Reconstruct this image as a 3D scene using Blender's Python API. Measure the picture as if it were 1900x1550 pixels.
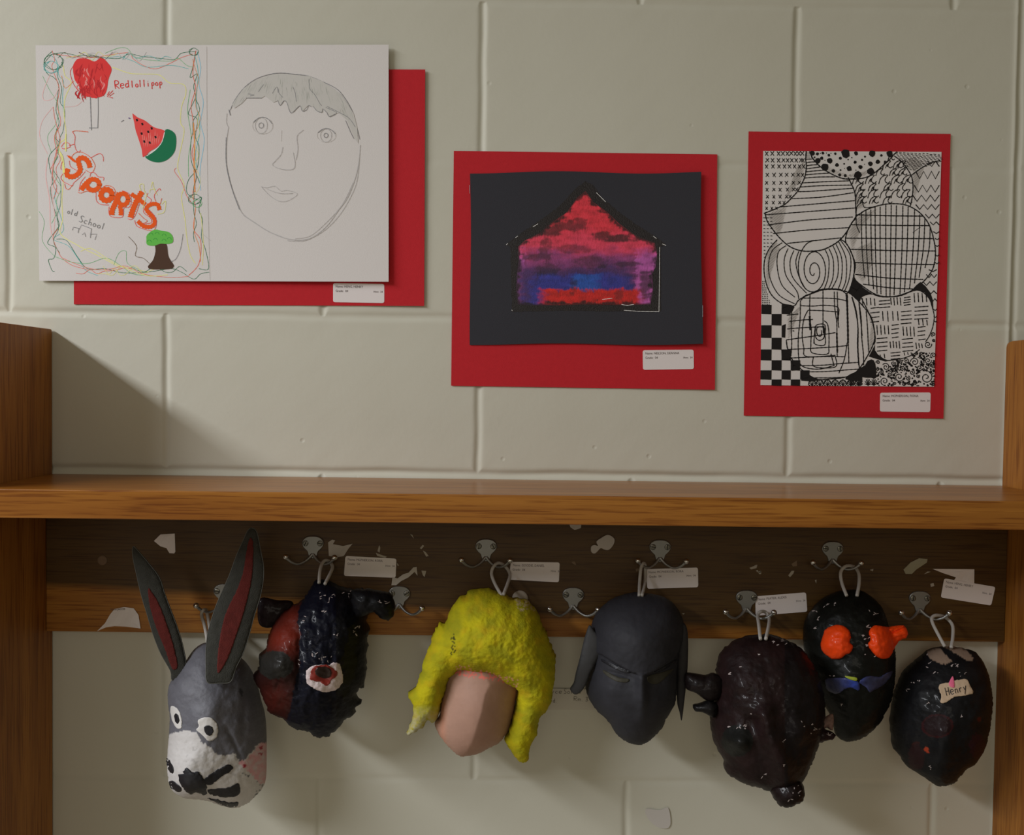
import bpy, bmesh, math, random
import numpy as np
from mathutils import Vector, Matrix, geometry, noise
from mathutils.bvhtree import BVHTree

random.seed(7)
RNG = np.random.RandomState(7)
SC = bpy.context.scene
COL = SC.collection
for o in list(bpy.data.objects):
    bpy.data.objects.remove(o)

# ------------------------------------------------------------------ camera
F = 1700.0                       # focal length in pixels of the 1900 px wide frame
ZC = 1.40                        # camera height above the floor
CAM = Vector((0.0, -1.1972, ZC))
def cam_rot(yaw, p, r):
    Rz = Matrix.Rotation(yaw, 3, 'Z'); Rx = Matrix.Rotation(p, 3, 'X'); Ry = Matrix.Rotation(r, 3, 'Y')
    return Rz @ Rx @ Ry
M = cam_rot(-0.0078, -0.0300, -0.0133)
cd = bpy.data.cameras.new('camera'); cam = bpy.data.objects.new('camera', cd); COL.objects.link(cam)
cd.sensor_fit = 'HORIZONTAL'; cd.sensor_width = 36.0; cd.lens = F / 1900 * 36; cd.clip_start = 0.01
R4 = Matrix(((M[0][0], M[0][2], -M[0][1]), (M[1][0], M[1][2], -M[1][1]), (M[2][0], M[2][2], -M[2][1])))
cam.matrix_world = Matrix.Translation(CAM) @ R4.to_4x4()
SC.camera = cam

# ------------------------------------------------------------------ light
SC.view_settings.view_transform = 'Standard'; SC.view_settings.look = 'None'
SC.view_settings.gamma = 1; SC.view_settings.use_curve_mapping = False
SC.view_settings.exposure = 0.0
wd = bpy.data.worlds.new('room_air'); SC.world = wd; wd.use_nodes = True
wd.node_tree.nodes['Background'].inputs[0].default_value = (1.0, 0.88, 0.62, 1)
wd.node_tree.nodes['Background'].inputs[1].default_value = 0.155
def area(name, loc, target, sx, sy, power, color, spread=180):
    ld = bpy.data.lights.new(name, 'AREA'); ld.shape = 'RECTANGLE'; ld.size = sx; ld.size_y = sy
    ld.energy = power; ld.color = color; ld.spread = math.radians(spread)
    lo = bpy.data.objects.new(name, ld); COL.objects.link(lo); lo.location = loc
    lo.rotation_euler = (Vector(target) - Vector(loc)).to_track_quat('-Z', 'Y').to_euler() if (loc[0], loc[1]) != (target[0], target[1]) else (0, 0, 0)
    return lo
area('ceiling_light_row', (-2.8, -1.95, ZC + 1.48), (-2.8, -1.95, 0), 0.55, 2.5, 206, (0.97, 0.99, 1.03))
area('front_fill_light', (-0.2, -3.2, ZC + 0.5), (-.1, 0, ZC - .6), 1.4, 0.8, 6.5, (1.0, 0.92, 0.78))  # added warm fill from the front, lifts the lower wall

# ------------------------------------------------------------------ geometry of the picture
def ray(u, v):
    d = M @ Vector(((u - 950) / F, 1.0, -(v - 775) / F))
    return d
def W(u, v, dep=0.0):            # the point seen at (u, v) that stands dep metres in front of the wall
    d = ray(u, v); t = (-dep - CAM.y) / d.y
    return CAM + d * t
def T(ox, oy, s, pts):           # zoomed crop coordinates -> photograph coordinates
    return [(ox + p[0] / s, oy + p[1] / s) + tuple(p[2:]) for p in pts]
XL, XR = -0.5889, 0.6545
SZ, SD, ST = ZC - 0.1170, 0.1805, 0.0324
X0, Z0, BW, BH = -0.4416, ZC + 0.4999, 0.4064, 0.2032
BD = 0.019                       # front face of the hook rail

# ------------------------------------------------------------------ materials
def lin(c):
    c = c / 255.0
    return c / 12.92 if c <= 0.04045 else ((c + 0.055) / 1.055) ** 2.4
def S(r, g, b, e=0.5):           # own colour of a thing that reads (r,g,b) under light level e
    return tuple(min(0.95, lin(x) / e) for x in (r, g, b))
def new_mat(name):
    m = bpy.data.materials.new(name); m.use_nodes = True
    nt = m.node_tree; b = nt.nodes['Principled BSDF']
    return m, nt, b
def mat(name, col, rough=0.85, spec=0.3, metal=0.0, bump=0.0, bscale=200.0, var=0.0, coat=0.0):
    m, nt, b = new_mat(name)
    b.inputs['Base Color'].default_value = (*col, 1); b.inputs['Roughness'].default_value = rough
    b.inputs['Specular IOR Level'].default_value = spec; b.inputs['Metallic'].default_value = metal
    b.inputs['Coat Weight'].default_value = coat
    tc = nt.nodes.new('ShaderNodeTexCoord')
    if bump or var:
        n = nt.nodes.new('ShaderNodeTexNoise'); n.inputs['Scale'].default_value = bscale
        n.inputs['Detail'].default_value = 4
        nt.links.new(tc.outputs['Object'], n.inputs['Vector'])
    if bump:
        bp = nt.nodes.new('ShaderNodeBump'); bp.inputs['Strength'].default_value = bump
        bp.inputs['Distance'].default_value = 0.001
        nt.links.new(n.outputs['Fac'], bp.inputs['Height']); nt.links.new(bp.outputs['Normal'], b.inputs['Normal'])
    if var:
        n2 = nt.nodes.new('ShaderNodeTexNoise'); n2.inputs['Scale'].default_value = bscale * .15
        nt.links.new(tc.outputs['Object'], n2.inputs['Vector'])
        mx = nt.nodes.new('ShaderNodeMix'); mx.data_type = 'RGBA'
        mx.inputs[6].default_value = (*[c * (1 - var) for c in col], 1)
        mx.inputs[7].default_value = (*[min(1, c * (1 + var)) for c in col], 1)
        nt.links.new(n2.outputs['Fac'], mx.inputs[0]); nt.links.new(mx.outputs[2], b.inputs['Base Color'])
    return m
def paint_mat(name, rough=0.5, spec=0.4, bump=0.5, bscale=250.0, coat=0.0, bdist=0.0012):
    m, nt, b = new_mat(name)
    at = nt.nodes.new('ShaderNodeAttribute'); at.attribute_name = 'paint'
    nt.links.new(at.outputs['Color'], b.inputs['Base Color'])
    b.inputs['Roughness'].default_value = rough; b.inputs['Specular IOR Level'].default_value = spec
    b.inputs['Coat Weight'].default_value = coat; b.inputs['Coat Roughness'].default_value = 0.10
    tc = nt.nodes.new('ShaderNodeTexCoord'); n = nt.nodes.new('ShaderNodeTexNoise')
    n.inputs['Scale'].default_value = bscale; n.inputs['Detail'].default_value = 5; n.inputs['Roughness'].default_value = .6
    nt.links.new(tc.outputs['Object'], n.inputs['Vector'])
    bp = nt.nodes.new('ShaderNodeBump'); bp.inputs['Strength'].default_value = bump; bp.inputs['Distance'].default_value = bdist
    nt.links.new(n.outputs['Fac'], bp.inputs['Height']); nt.links.new(bp.outputs['Normal'], b.inputs['Normal'])
    return m
def wood(name, axis, light, dark, rough=0.42, seed=0.0):
    # grain runs along axis
    m, nt, b = new_mat(name)
    tc = nt.nodes.new('ShaderNodeTexCoord'); mp = nt.nodes.new('ShaderNodeMapping')
    sc = [42.0, 42.0, 42.0]; sc[axis] = 1.6
    mp.inputs['Scale'].default_value = sc; mp.inputs['Location'].default_value = (seed, seed * 2, seed * 3)
    nt.links.new(tc.outputs['Object'], mp.inputs['Vector'])
    n1 = nt.nodes.new('ShaderNodeTexNoise'); n1.inputs['Scale'].default_value = 1.0; n1.inputs['Detail'].default_value = 6
    n1.inputs['Roughness'].default_value = 0.55; n1.inputs['Distortion'].default_value = 0.6
    nt.links.new(mp.outputs['Vector'], n1.inputs['Vector'])
    mp2 = nt.nodes.new('ShaderNodeMapping'); sc2 = [420.0] * 3; sc2[axis] = 14.0
    mp2.inputs['Scale'].default_value = sc2; nt.links.new(tc.outputs['Object'], mp2.inputs['Vector'])
    n2 = nt.nodes.new('ShaderNodeTexNoise'); n2.inputs['Scale'].default_value = 1.0; n2.inputs['Detail'].default_value = 3
    nt.links.new(mp2.outputs['Vector'], n2.inputs['Vector'])
    r1 = nt.nodes.new('ShaderNodeValToRGB'); r1.color_ramp.elements[0].position = 0.33; r1.color_ramp.elements[1].position = 0.62
    r1.color_ramp.elements[0].color = (*dark, 1); r1.color_ramp.elements[1].color = (*light, 1)
    nt.links.new(n1.outputs['Fac'], r1.inputs['Fac'])
    r2 = nt.nodes.new('ShaderNodeValToRGB'); r2.color_ramp.elements[0].position = 0.36; r2.color_ramp.elements[1].position = 0.50
    r2.color_ramp.elements[0].color = (0.55, 0.42, 0.3, 1); r2.color_ramp.elements[1].color = (1, 1, 1, 1)
    nt.links.new(n2.outputs['Fac'], r2.inputs['Fac'])
    mx = nt.nodes.new('ShaderNodeMix'); mx.data_type = 'RGBA'; mx.blend_type = 'MULTIPLY'; mx.inputs[0].default_value = 0.8
    nt.links.new(r1.outputs['Color'], mx.inputs[6]); nt.links.new(r2.outputs['Color'], mx.inputs[7])
    nt.links.new(mx.outputs[2], b.inputs['Base Color'])
    b.inputs['Roughness'].default_value = rough; b.inputs['Specular IOR Level'].default_value = 0.4
    bp = nt.nodes.new('ShaderNodeBump'); bp.inputs['Strength'].default_value = 0.25; bp.inputs['Distance'].default_value = 0.0005
    nt.links.new(n2.outputs['Fac'], bp.inputs['Height']); nt.links.new(bp.outputs['Normal'], b.inputs['Normal'])
    return m

OAKL, OAKD = (0.39, 0.155, 0.023), (0.26, 0.088, 0.011)
M_OAKX = wood('oak_along_shelf', 0, OAKL, OAKD, rough=0.30, seed=1)
M_OAKZ = wood('oak_upright', 2, OAKL, OAKD, rough=0.5, seed=4)
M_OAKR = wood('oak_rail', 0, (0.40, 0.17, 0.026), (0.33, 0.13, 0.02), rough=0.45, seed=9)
def darken_upper(m):                    # darkens the rail's upper part down to a soft, slightly slanting edge
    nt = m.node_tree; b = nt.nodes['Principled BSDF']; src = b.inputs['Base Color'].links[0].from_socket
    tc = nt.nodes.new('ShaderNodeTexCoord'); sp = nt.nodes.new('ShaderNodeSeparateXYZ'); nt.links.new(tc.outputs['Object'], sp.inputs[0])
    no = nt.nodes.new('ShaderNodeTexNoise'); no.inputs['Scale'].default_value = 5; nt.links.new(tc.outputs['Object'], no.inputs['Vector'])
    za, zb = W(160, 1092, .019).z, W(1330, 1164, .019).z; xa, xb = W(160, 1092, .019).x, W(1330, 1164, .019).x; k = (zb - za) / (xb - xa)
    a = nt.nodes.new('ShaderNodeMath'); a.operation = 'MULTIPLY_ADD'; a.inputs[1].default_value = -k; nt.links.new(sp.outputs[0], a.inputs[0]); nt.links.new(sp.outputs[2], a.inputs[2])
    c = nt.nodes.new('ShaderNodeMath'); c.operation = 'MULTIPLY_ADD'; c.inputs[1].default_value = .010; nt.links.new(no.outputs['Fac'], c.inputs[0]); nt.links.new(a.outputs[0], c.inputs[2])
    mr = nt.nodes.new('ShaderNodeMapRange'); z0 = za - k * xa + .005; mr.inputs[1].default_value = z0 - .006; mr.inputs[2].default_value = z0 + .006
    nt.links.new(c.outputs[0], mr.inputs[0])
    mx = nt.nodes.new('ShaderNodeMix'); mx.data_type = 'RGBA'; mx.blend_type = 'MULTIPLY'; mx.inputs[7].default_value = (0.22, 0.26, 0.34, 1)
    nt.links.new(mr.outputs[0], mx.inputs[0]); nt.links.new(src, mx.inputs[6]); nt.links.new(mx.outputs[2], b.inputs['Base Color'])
darken_upper(M_OAKR)
M_STEEL = mat('hook_grey_metal', (0.30, 0.30, 0.29), rough=0.42, metal=0.85, bump=0.1, bscale=900)
M_BALL = mat('hook_worn_metal', (0.62, 0.61, 0.59), rough=0.25, metal=1.0)
M_SCREW = mat('screw_metal', (0.22, 0.21, 0.18), rough=0.35, metal=0.9)
M_DARK = mat('screw_slot_dark', (0.01, 0.01, 0.01), rough=0.8)
M_CORD = mat('cord_offwhite', (0.50, 0.47, 0.43), rough=0.9, bump=0.8, bscale=1500)
M_RED = mat('red_construction_paper', (0.58, 0.025, 0.035), rough=0.9, spec=0.2, bump=0.35, bscale=1200, var=0.06)
M_WHITE = mat('white_drawing_paper', (0.78, 0.745, 0.735), rough=0.9, spec=0.2, bump=0.2, bscale=900)
M_LABEL = mat('white_sticker', (0.84, 0.785, 0.785), rough=0.7, spec=0.3, bump=0.1, bscale=900)
M_TEXT = mat('printed_ink', (0.13, 0.10, 0.10), rough=0.8)
M_BLACKP = mat('black_construction_paper', (0.045, 0.045, 0.055), rough=0.95, spec=0.2, bump=0.3, bscale=1200)
M_PAINT_PASTEL = paint_mat('oil_pastel', rough=0.45, spec=0.5, bump=0.8, bscale=500, bdist=0.0006)
M_GLOSSBLACK = mat('glossy_black_pastel', (0.012, 0.009, 0.012), rough=0.35, spec=0.5, bump=0.6, bscale=600)
M_SCRAP = mat('torn_paper', (0.50, 0.46, 0.42), rough=0.9)
M_PUTTY = mat('putty', (0.38, 0.33, 0.27), rough=0.8, bump=0.3)
_mk = {}
def ink(r, g, b, e=0.52, rough=0.8):
    k = (r, g, b, e)
    if k not in _mk: _mk[k] = mat('ink_%d_%d_%d' % (r, g, b), S(r, g, b, e), rough=rough, spec=0.2)
    return _mk[k]

# wall paint
def wall_material():
    m, nt, b = new_mat('cream_painted_block')
    b.inputs['Roughness'].default_value = 0.55; b.inputs['Specular IOR Level'].default_value = 0.3
    tc = nt.nodes.new('ShaderNodeTexCoord')
    n0 = nt.nodes.new('ShaderNodeTexNoise'); n0.inputs['Scale'].default_value = 5; n0.inputs['Detail'].default_value = 3
    nt.links.new(tc.outputs['Object'], n0.inputs['Vector'])
    r0 = nt.nodes.new('ShaderNodeValToRGB')
    r0.color_ramp.elements[0].color = (0.60, 0.585, 0.49, 1); r0.color_ramp.elements[1].color = (0.64, 0.63, 0.54, 1)
    nt.links.new(n0.outputs['Fac'], r0.inputs['Fac']); nt.links.new(r0.outputs['Color'], b.inputs['Base Color'])
    n1 = nt.nodes.new('ShaderNodeTexNoise'); n1.inputs['Scale'].default_value = 130; n1.inputs['Detail'].default_value = 5
    n1.inputs['Roughness'].default_value = 0.6
    nt.links.new(tc.outputs['Object'], n1.inputs['Vector'])
    vo = nt.nodes.new('ShaderNodeTexVoronoi'); vo.inputs['Scale'].default_value = 42
    nt.links.new(tc.outputs['Object'], vo.inputs['Vector'])
    mr = nt.nodes.new('ShaderNodeMapRange'); mr.inputs[1].default_value = 0.05; mr.inputs[2].default_value = 0.14
    nt.links.new(vo.outputs['Distance'], mr.inputs[0])
    # only some cells carry a pit
    sep = nt.nodes.new('ShaderNodeSeparateColor'); nt.links.new(vo.outputs['Color'], sep.inputs[0])
    gt = nt.nodes.new('ShaderNodeMath'); gt.operation = 'LESS_THAN'; gt.inputs[1].default_value = 0.90
    nt.links.new(sep.outputs[0], gt.inputs[0])
    mxm = nt.nodes.new('ShaderNodeMath'); mxm.operation = 'MAXIMUM'
    nt.links.new(mr.outputs[0], mxm.inputs[0]); nt.links.new(gt.outputs[0], mxm.inputs[1])
    ad = nt.nodes.new('ShaderNodeMath'); ad.operation = 'MULTIPLY_ADD'; ad.inputs[1].default_value = 0.38
    nt.links.new(n1.outputs['Fac'], ad.inputs[0]); nt.links.new(mxm.outputs[0], ad.inputs[2])
    bp = nt.nodes.new('ShaderNodeBump'); bp.inputs['Strength'].default_value = 0.5; bp.inputs['Distance'].default_value = 0.0010
    nt.links.new(ad.outputs[0], bp.inputs['Height']); nt.links.new(bp.outputs['Normal'], b.inputs['Normal'])
    return m
M_WALL = wall_material()

# ------------------------------------------------------------------ mesh helpers
class MB:
    def __init__(s): s.v = []; s.f = []; s.mi = []; s.mats = []; s.c = None
    def mat_index(s, m):
        if m not in s.mats: s.mats.append(m)
        return s.mats.index(m)
    def add(s, vs, fs, m, cols=None):
        b = len(s.v); i = s.mat_index(m)
        s.v.extend([tuple(v) for v in vs]); s.f.extend([[k + b for k in f] for f in fs]); s.mi.extend([i] * len(fs))
        if cols is not None or s.c is not None:
            if s.c is None: s.c = [(0.5, 0.5, 0.5)] * b
            s.c.extend([tuple(c) for c in cols] if cols is not None else [(0.5, 0.5, 0.5)] * len(vs))
    def build(s, name, parent=None, smooth=False, origin=None):
        o0 = origin if origin is not None else (parent_world(parent) if parent else Vector((0, 0, 0)))
        # geometry is given in world space; the object sits at origin and keeps its vertices local to it
        me = bpy.data.meshes.new(name)
        me.from_pydata([(x - o0[0], y - o0[1], z - o0[2]) for x, y, z in s.v], [], s.f)
        for m in s.mats: me.materials.append(m)
        me.polygons.foreach_set('material_index', s.mi)
        if smooth: me.polygons.foreach_set('use_smooth', [True] * len(s.f))
        if s.c is not None:
            at = me.color_attributes.new('paint', 'FLOAT_COLOR', 'POINT')
            a = np.ones((len(s.c), 4), dtype=np.float32); a[:, :3] = np.array(s.c)
            at.data.foreach_set('color', a.ravel())
        me.update()
        o = bpy.data.objects.new(name, me); COL.objects.link(o)
        if parent:
            o.parent = parent; o.location = Vector(o0) - parent_world(parent)
        else: o.location = Vector(o0)
        return o
def parent_world(p):
    v = Vector((0, 0, 0))
    while p is not None: v += p.location; p = p.parent
    return v
def tag(o, label=None, cat=None, group=None, kind=None):
    if label: o['label'] = label
    if cat: o['category'] = cat
    if group: o['group'] = group
    if kind: o['kind'] = kind
    return o
def thing(name, loc, label, cat, group=None):
    o = bpy.data.objects.new(name, None); COL.objects.link(o); o.location = loc; o.empty_display_size = 0.02
    return tag(o, label, cat, group)
def box(mb, a, b, m, bev=0.0):
    x0, y0, z0 = [min(p, q) for p, q in zip(a, b)]; x1, y1, z1 = [max(p, q) for p, q in zip(a, b)]
    bm = bmesh.new(); bmesh.ops.create_cube(bm, size=1)
    for v in bm.verts:
        v.co = Vector(((x0 + x1) / 2 + v.co.x * (x1 - x0), (y0 + y1) / 2 + v.co.y * (y1 - y0), (z0 + z1) / 2 + v.co.z * (z1 - z0)))
    if bev: bmesh.ops.bevel(bm, geom=list(bm.edges), offset=bev, segments=3, affect='EDGES', profile=0.5)
    bm.verts.ensure_lookup_table(); bm.verts.index_update()
    mb.add([v.co for v in bm.verts], [[v.index for v in f.verts] for f in bm.faces], m); bm.free()
def tube(mb, pts, rad, m, seg=10, cap=True):
    pts = [Vector(p) for p in pts]; n = len(pts)
    rad = rad if isinstance(rad, (list, tuple)) else [rad] * n
    vs, fs = [], []; up = None
    for i in range(n):
        t = (pts[min(i + 1, n - 1)] - pts[max(i - 1, 0)]).normalized()
        if up is None:
            up = t.orthogonal().normalized()
        else:
            up = (up - t * up.dot(t))
            up = up.normalized() if up.length > 1e-9 else t.orthogonal().normalized()
        s = t.cross(up)
        for k in range(seg):
            a = 2 * math.pi * k / seg
            vs.append(pts[i] + (up * math.cos(a) + s * math.sin(a)) * rad[i])
    for i in range(n - 1):
        for k in range(seg):
            k2 = (k + 1) % seg
            fs.append([i * seg + k, i * seg + k2, (i + 1) * seg + k2, (i + 1) * seg + k])
    if cap:
        fs.append(list(range(seg))[::-1]); fs.append([(n - 1) * seg + k for k in range(seg)])
    mb.add(vs, fs, m)
def sphere(mb, c, r, m, sx=1, sy=1, sz=1, nu=16, nv=10):
    vs, fs = [], []
    for i in range(nv + 1):
        ph = math.pi * i / nv
        for k in range(nu):
            th = 2 * math.pi * k / nu
            vs.append((c[0] + r * sx * math.sin(ph) * math.cos(th), c[1] + r * sy * math.sin(ph) * math.sin(th), c[2] + r * sz * math.cos(ph)))
    for i in range(nv):
        for k in range(nu):
            k2 = (k + 1) % nu
            fs.append([i * nu + k, (i + 1) * nu + k, (i + 1) * nu + k2, i * nu + k2])
    mb.add(vs, fs, m)
def spline(pts, step=2.0, closed=False):
    n = len(pts); P = [np.array(p, float) for p in pts]; out = []
    if n < 3 and not closed:
        a, b = P[0], P[-1]; k = max(1, int(np.hypot(*(b - a)[:2]) / step))
        return [tuple(a + (b - a) * i / k) for i in range(k + 1)]
    for i in range(n if closed else n - 1):
        if closed: p0, p1, p2, p3 = P[(i - 1) % n], P[i], P[(i + 1) % n], P[(i + 2) % n]
        else: p0, p1, p2, p3 = P[max(i - 1, 0)], P[i], P[i + 1], P[min(i + 2, n - 1)]
        k = max(1, int(round(np.hypot(*(p2 - p1)[:2]) / step)))
        for j in range(k):
            t = j / k
            out.append(tuple(0.5 * ((2 * p1) + (-p0 + p2) * t + (2 * p0 - 5 * p1 + 4 * p2 - p3) * t * t + (-p0 + 3 * p1 - 3 * p2 + p3) * t ** 3)))
    if not closed: out.append(tuple(P[-1]))
    return out
def spline3(pts, k=6):
    P = [Vector(p) for p in pts]; n = len(P); out = []
    for i in range(n - 1):
        p0, p1, p2, p3 = P[max(i - 1, 0)], P[i], P[i + 1], P[min(i + 2, n - 1)]
        for j in range(k):
            t = j / k
            out.append(0.5 * ((2 * p1) + (-p0 + p2) * t + (2 * p0 - 5 * p1 + 4 * p2 - p3) * t * t + (-p0 + 3 * p1 - 3 * p2 + p3) * t ** 3))
    out.append(P[-1]); return out
def inside(poly, X, Y):
    X = np.asarray(X, float); Y = np.asarray(Y, float); r = np.zeros(X.shape, bool); n = len(poly)
    for i in range(n):
        x1, y1 = poly[i][:2]; x2, y2 = poly[(i + 1) % n][:2]
        if y1 == y2: continue
        c = ((y1 > Y) != (y2 > Y)) & (X < (x2 - x1) * (Y - y1) / (y2 - y1) + x1)
        r ^= c
    return r
def clean(poly, eps):
    out = []
    for p in poly:
        if not out or math.hypot(p[0] - out[-1][0], p[1] - out[-1][1]) > eps: out.append(p[:2])
    while len(out) > 3 and math.hypot(out[0][0] - out[-1][0], out[0][1] - out[-1][1]) < eps: out.pop()
    return out
def fill(poly, step):
    """triangulate a polygon with evenly spread inner points; returns pts, tris, boundary flags"""
    poly = clean(poly, step * 0.3); n = len(poly)
    xs = [p[0] for p in poly]; ys = [p[1] for p in poly]
    gx = np.arange(min(xs), max(xs) + step, step); gy = np.arange(min(ys), max(ys) + step, step * 0.866)
    G = []
    for j, y in enumerate(gy):
        for x in gx: G.append((x + (step / 2 if j % 2 else 0), y))
    inner = []
    if G:
        G = np.array(G); G = G + RNG.uniform(-.12, .12, G.shape) * step
        k = inside(poly, G[:, 0], G[:, 1]); G = G[k]
        if len(G):
            dense = np.array(poly); d2 = np.full(len(G), 1e9)
            for i in range(n):
                a = dense[i]; b = dense[(i + 1) % n]; ab = b - a; L = (ab ** 2).sum() + 1e-18
                t = np.clip(((G - a) @ ab) / L, 0, 1); q = a + t[:, None] * ab
                d2 = np.minimum(d2, ((G - q) ** 2).sum(1))
            inner = [tuple(p) for p in G[d2 > (step * 0.45) ** 2]]
    V = [Vector(p) for p in poly] + [Vector(p) for p in inner]
    r = geometry.delaunay_2d_cdt(V, [], [list(range(n))], 1, step * 1e-4)
    pts = np.array([tuple(p) for p in r[0]]); tris = [list(f) for f in r[2]]
    e = {}
    for f in tris:
        for i in range(len(f)):
            k = (min(f[i], f[(i + 1) % len(f)]), max(f[i], f[(i + 1) % len(f)])); e[k] = e.get(k, 0) + 1
    bnd = np.zeros(len(pts), bool)
    for k, c in e.items():
        if c == 1: bnd[k[0]] = bnd[k[1]] = True
    used = np.zeros(len(pts), bool)
    for f in tris: used[f] = True
    bnd |= ~used
    return pts, tris, bnd, e
def inflate(pts, edges, bnd):
    """dome profile: solves a membrane under even pressure, 0 at the rim, 1 at the crown"""
    E = np.array(list(edges.keys())); n = len(pts); a, b = E[:, 0], E[:, 1]
    free = ~bnd
    deg = np.bincount(a, minlength=n) + np.bincount(b, minlength=n)
    def A(x):
        x = np.where(free, x, 0.0)
        y = deg * x - np.bincount(a, weights=x[b], minlength=n) - np.bincount(b, weights=x[a], minlength=n)
        return np.where(free, y, 0.0)
    rhs = np.where(free, 1.0, 0.0); x = np.zeros(n); r = rhs.copy(); p = r.copy(); rs = r @ r
    for it in range(900):
        Ap = A(p); al = rs / max(p @ Ap, 1e-30); x += al * p; r -= al * Ap; rn = r @ r
        if rn < 1e-8 * (rhs @ rhs): break
        p = r + rn / rs * p; rs = rn
    return np.clip(x / max(x.max(), 1e-12), 0, 1)
def fbm(P, scale, octv=3, seed=0.0):
    out = np.empty(len(P))
    for i, p in enumerate(P):
        out[i] = noise.fractal(Vector((p[0] * scale + seed, p[1] * scale - seed, seed * 1.7)), 0.9, 2.1, octv)
    return out

# --- flat marks on sheets, in photograph coordinates lifted onto the sheet's own surface
def ribbon(mb, pts, w, m, dep, off=0.0002, step=2.0, taper=False, closed=False, smooth=True):
    P = spline(pts, step, closed) if smooth else list(pts)
    P = [p[:2] for p in P]
    if closed: P = P + [P[0], P[1]]
    if len(P) < 2: return
    vs, fs = [], []; n = len(P)
    for i in range(n):
        a = P[max(i - 1, 0)]; b = P[min(i + 1, n - 1)]
        dx, dy = b[0] - a[0], b[1] - a[1]; L = math.hypot(dx, dy) or 1
        ww = w * 0.5 * (1 + 0.18 * math.sin(i * 1.7 + len(P)))
        if taper: ww *= max(0.25, min(1, 4 * min(i, n - 1 - i) / n))
        u1, v1 = P[i][0] - dy / L * ww, P[i][1] + dx / L * ww
        u2, v2 = P[i][0] + dy / L * ww, P[i][1] - dx / L * ww
        vs.append(W(u1, v1, dep(u1, v1) + off)); vs.append(W(u2, v2, dep(u2, v2) + off))
    for i in range(n - 1): fs.append([2 * i, 2 * i + 1, 2 * i + 3, 2 * i + 2])
    mb.add(vs, fs, m)
def blot(mb, poly, m, dep, off=0.0002, step=14.0, smooth=True, cols=None):
    P = spline(poly, 4.0, True) if smooth else list(poly)
    pts, tris, bnd, e = fill(P, step)
    c = cols(pts) if cols else None
    mb.add([W(u, v, dep(u, v) + off) for u, v in pts], tris, m, c)
def dot(mb, u, v, r, m, dep, off=0.0002):
    n = 9; pts = [(u + r * (1 + .15 * math.sin(3 * k + u)) * math.cos(2 * math.pi * k / n), v + r * (1 + .12 * math.cos(2 * k + v)) * math.sin(2 * math.pi * k / n)) for k in range(n)]
    mb.add([W(a, b, dep(a, b) + off) for a, b in pts], [list(range(n))], m)
def quadmap(c, s, t):
    (a, b, d, e) = c   # TL TR BR BL
    return (a[0] * (1 - s) * (1 - t) + b[0] * s * (1 - t) + d[0] * s * t + e[0] * (1 - s) * t,
            a[1] * (1 - s) * (1 - t) + b[1] * s * (1 - t) + d[1] * s * t + e[1] * (1 - s) * t)
def sheet(mb, c, m, dep, th=0.0004, nu=24, nv=18, edge=None):
    vs, fs = [], []
    for side in (1, 0):
        for j in range(nv + 1):
            for i in range(nu + 1):
                u, v = quadmap(c, i / nu, j / nv)
                if edge: u, v = edge(u, v, i / nu, j / nv)
                vs.append(W(u, v, dep(u, v) + (0 if side else -th)))
    N = (nu + 1) * (nv + 1); ix = lambda i, j, k: k * N + j * (nu + 1) + i
    for j in range(nv):
        for i in range(nu):
            fs.append([ix(i, j, 0), ix(i, j + 1, 0), ix(i + 1, j + 1, 0), ix(i + 1, j, 0)])
            fs.append([ix(i, j, 1), ix(i + 1, j, 1), ix(i + 1, j + 1, 1), ix(i, j + 1, 1)])
    for i in range(nu):
        fs.append([ix(i, 0, 0), ix(i + 1, 0, 0), ix(i + 1, 0, 1), ix(i, 0, 1)])
        fs.append([ix(i, nv, 1), ix(i + 1, nv, 1), ix(i + 1, nv, 0), ix(i, nv, 0)])
    for j in range(nv):
        fs.append([ix(0, j, 1), ix(0, j + 1, 1), ix(0, j + 1, 0), ix(0, j, 0)])
        fs.append([ix(nu, j, 0), ix(nu, j + 1, 0), ix(nu, j + 1, 1), ix(nu, j, 1)])
    mb.add(vs, fs, m)
def round_quad(c, r=0.05):
    # polygon of a quad with rounded corners (r as share of the height)
    out = []
    for k in range(4):
        p = np.array(c[k]); a = np.array(c[k - 1]); b = np.array(c[(k + 1) % 4])
        h = min(np.hypot(*(a - p)), np.hypot(*(b - p))) * r * 2
        pa = p + (a - p) / np.hypot(*(a - p)) * h; pb = p + (b - p) / np.hypot(*(b - p)) * h
        for t in (0, .33, .67, 1): out.append(tuple((1 - t) ** 2 * pa + 2 * t * (1 - t) * p + t * t * pb))
    return out
_tx = {}
def text2d(s):
    if s not in _tx:
        cu = bpy.data.curves.new('t', 'FONT'); cu.body = s; cu.size = 1; cu.resolution_u = 2
        ob = bpy.data.objects.new('t', cu); COL.objects.link(ob)
        dg = bpy.context.evaluated_depsgraph_get(); me = ob.evaluated_get(dg).to_mesh()
        _tx[s] = ([(v.co.x, v.co.y) for v in me.vertices], [list(p.vertices) for p in me.polygons])
        ob.evaluated_get(dg).to_mesh_clear(); bpy.data.objects.remove(ob); bpy.data.curves.remove(cu)
    return _tx[s]
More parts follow.
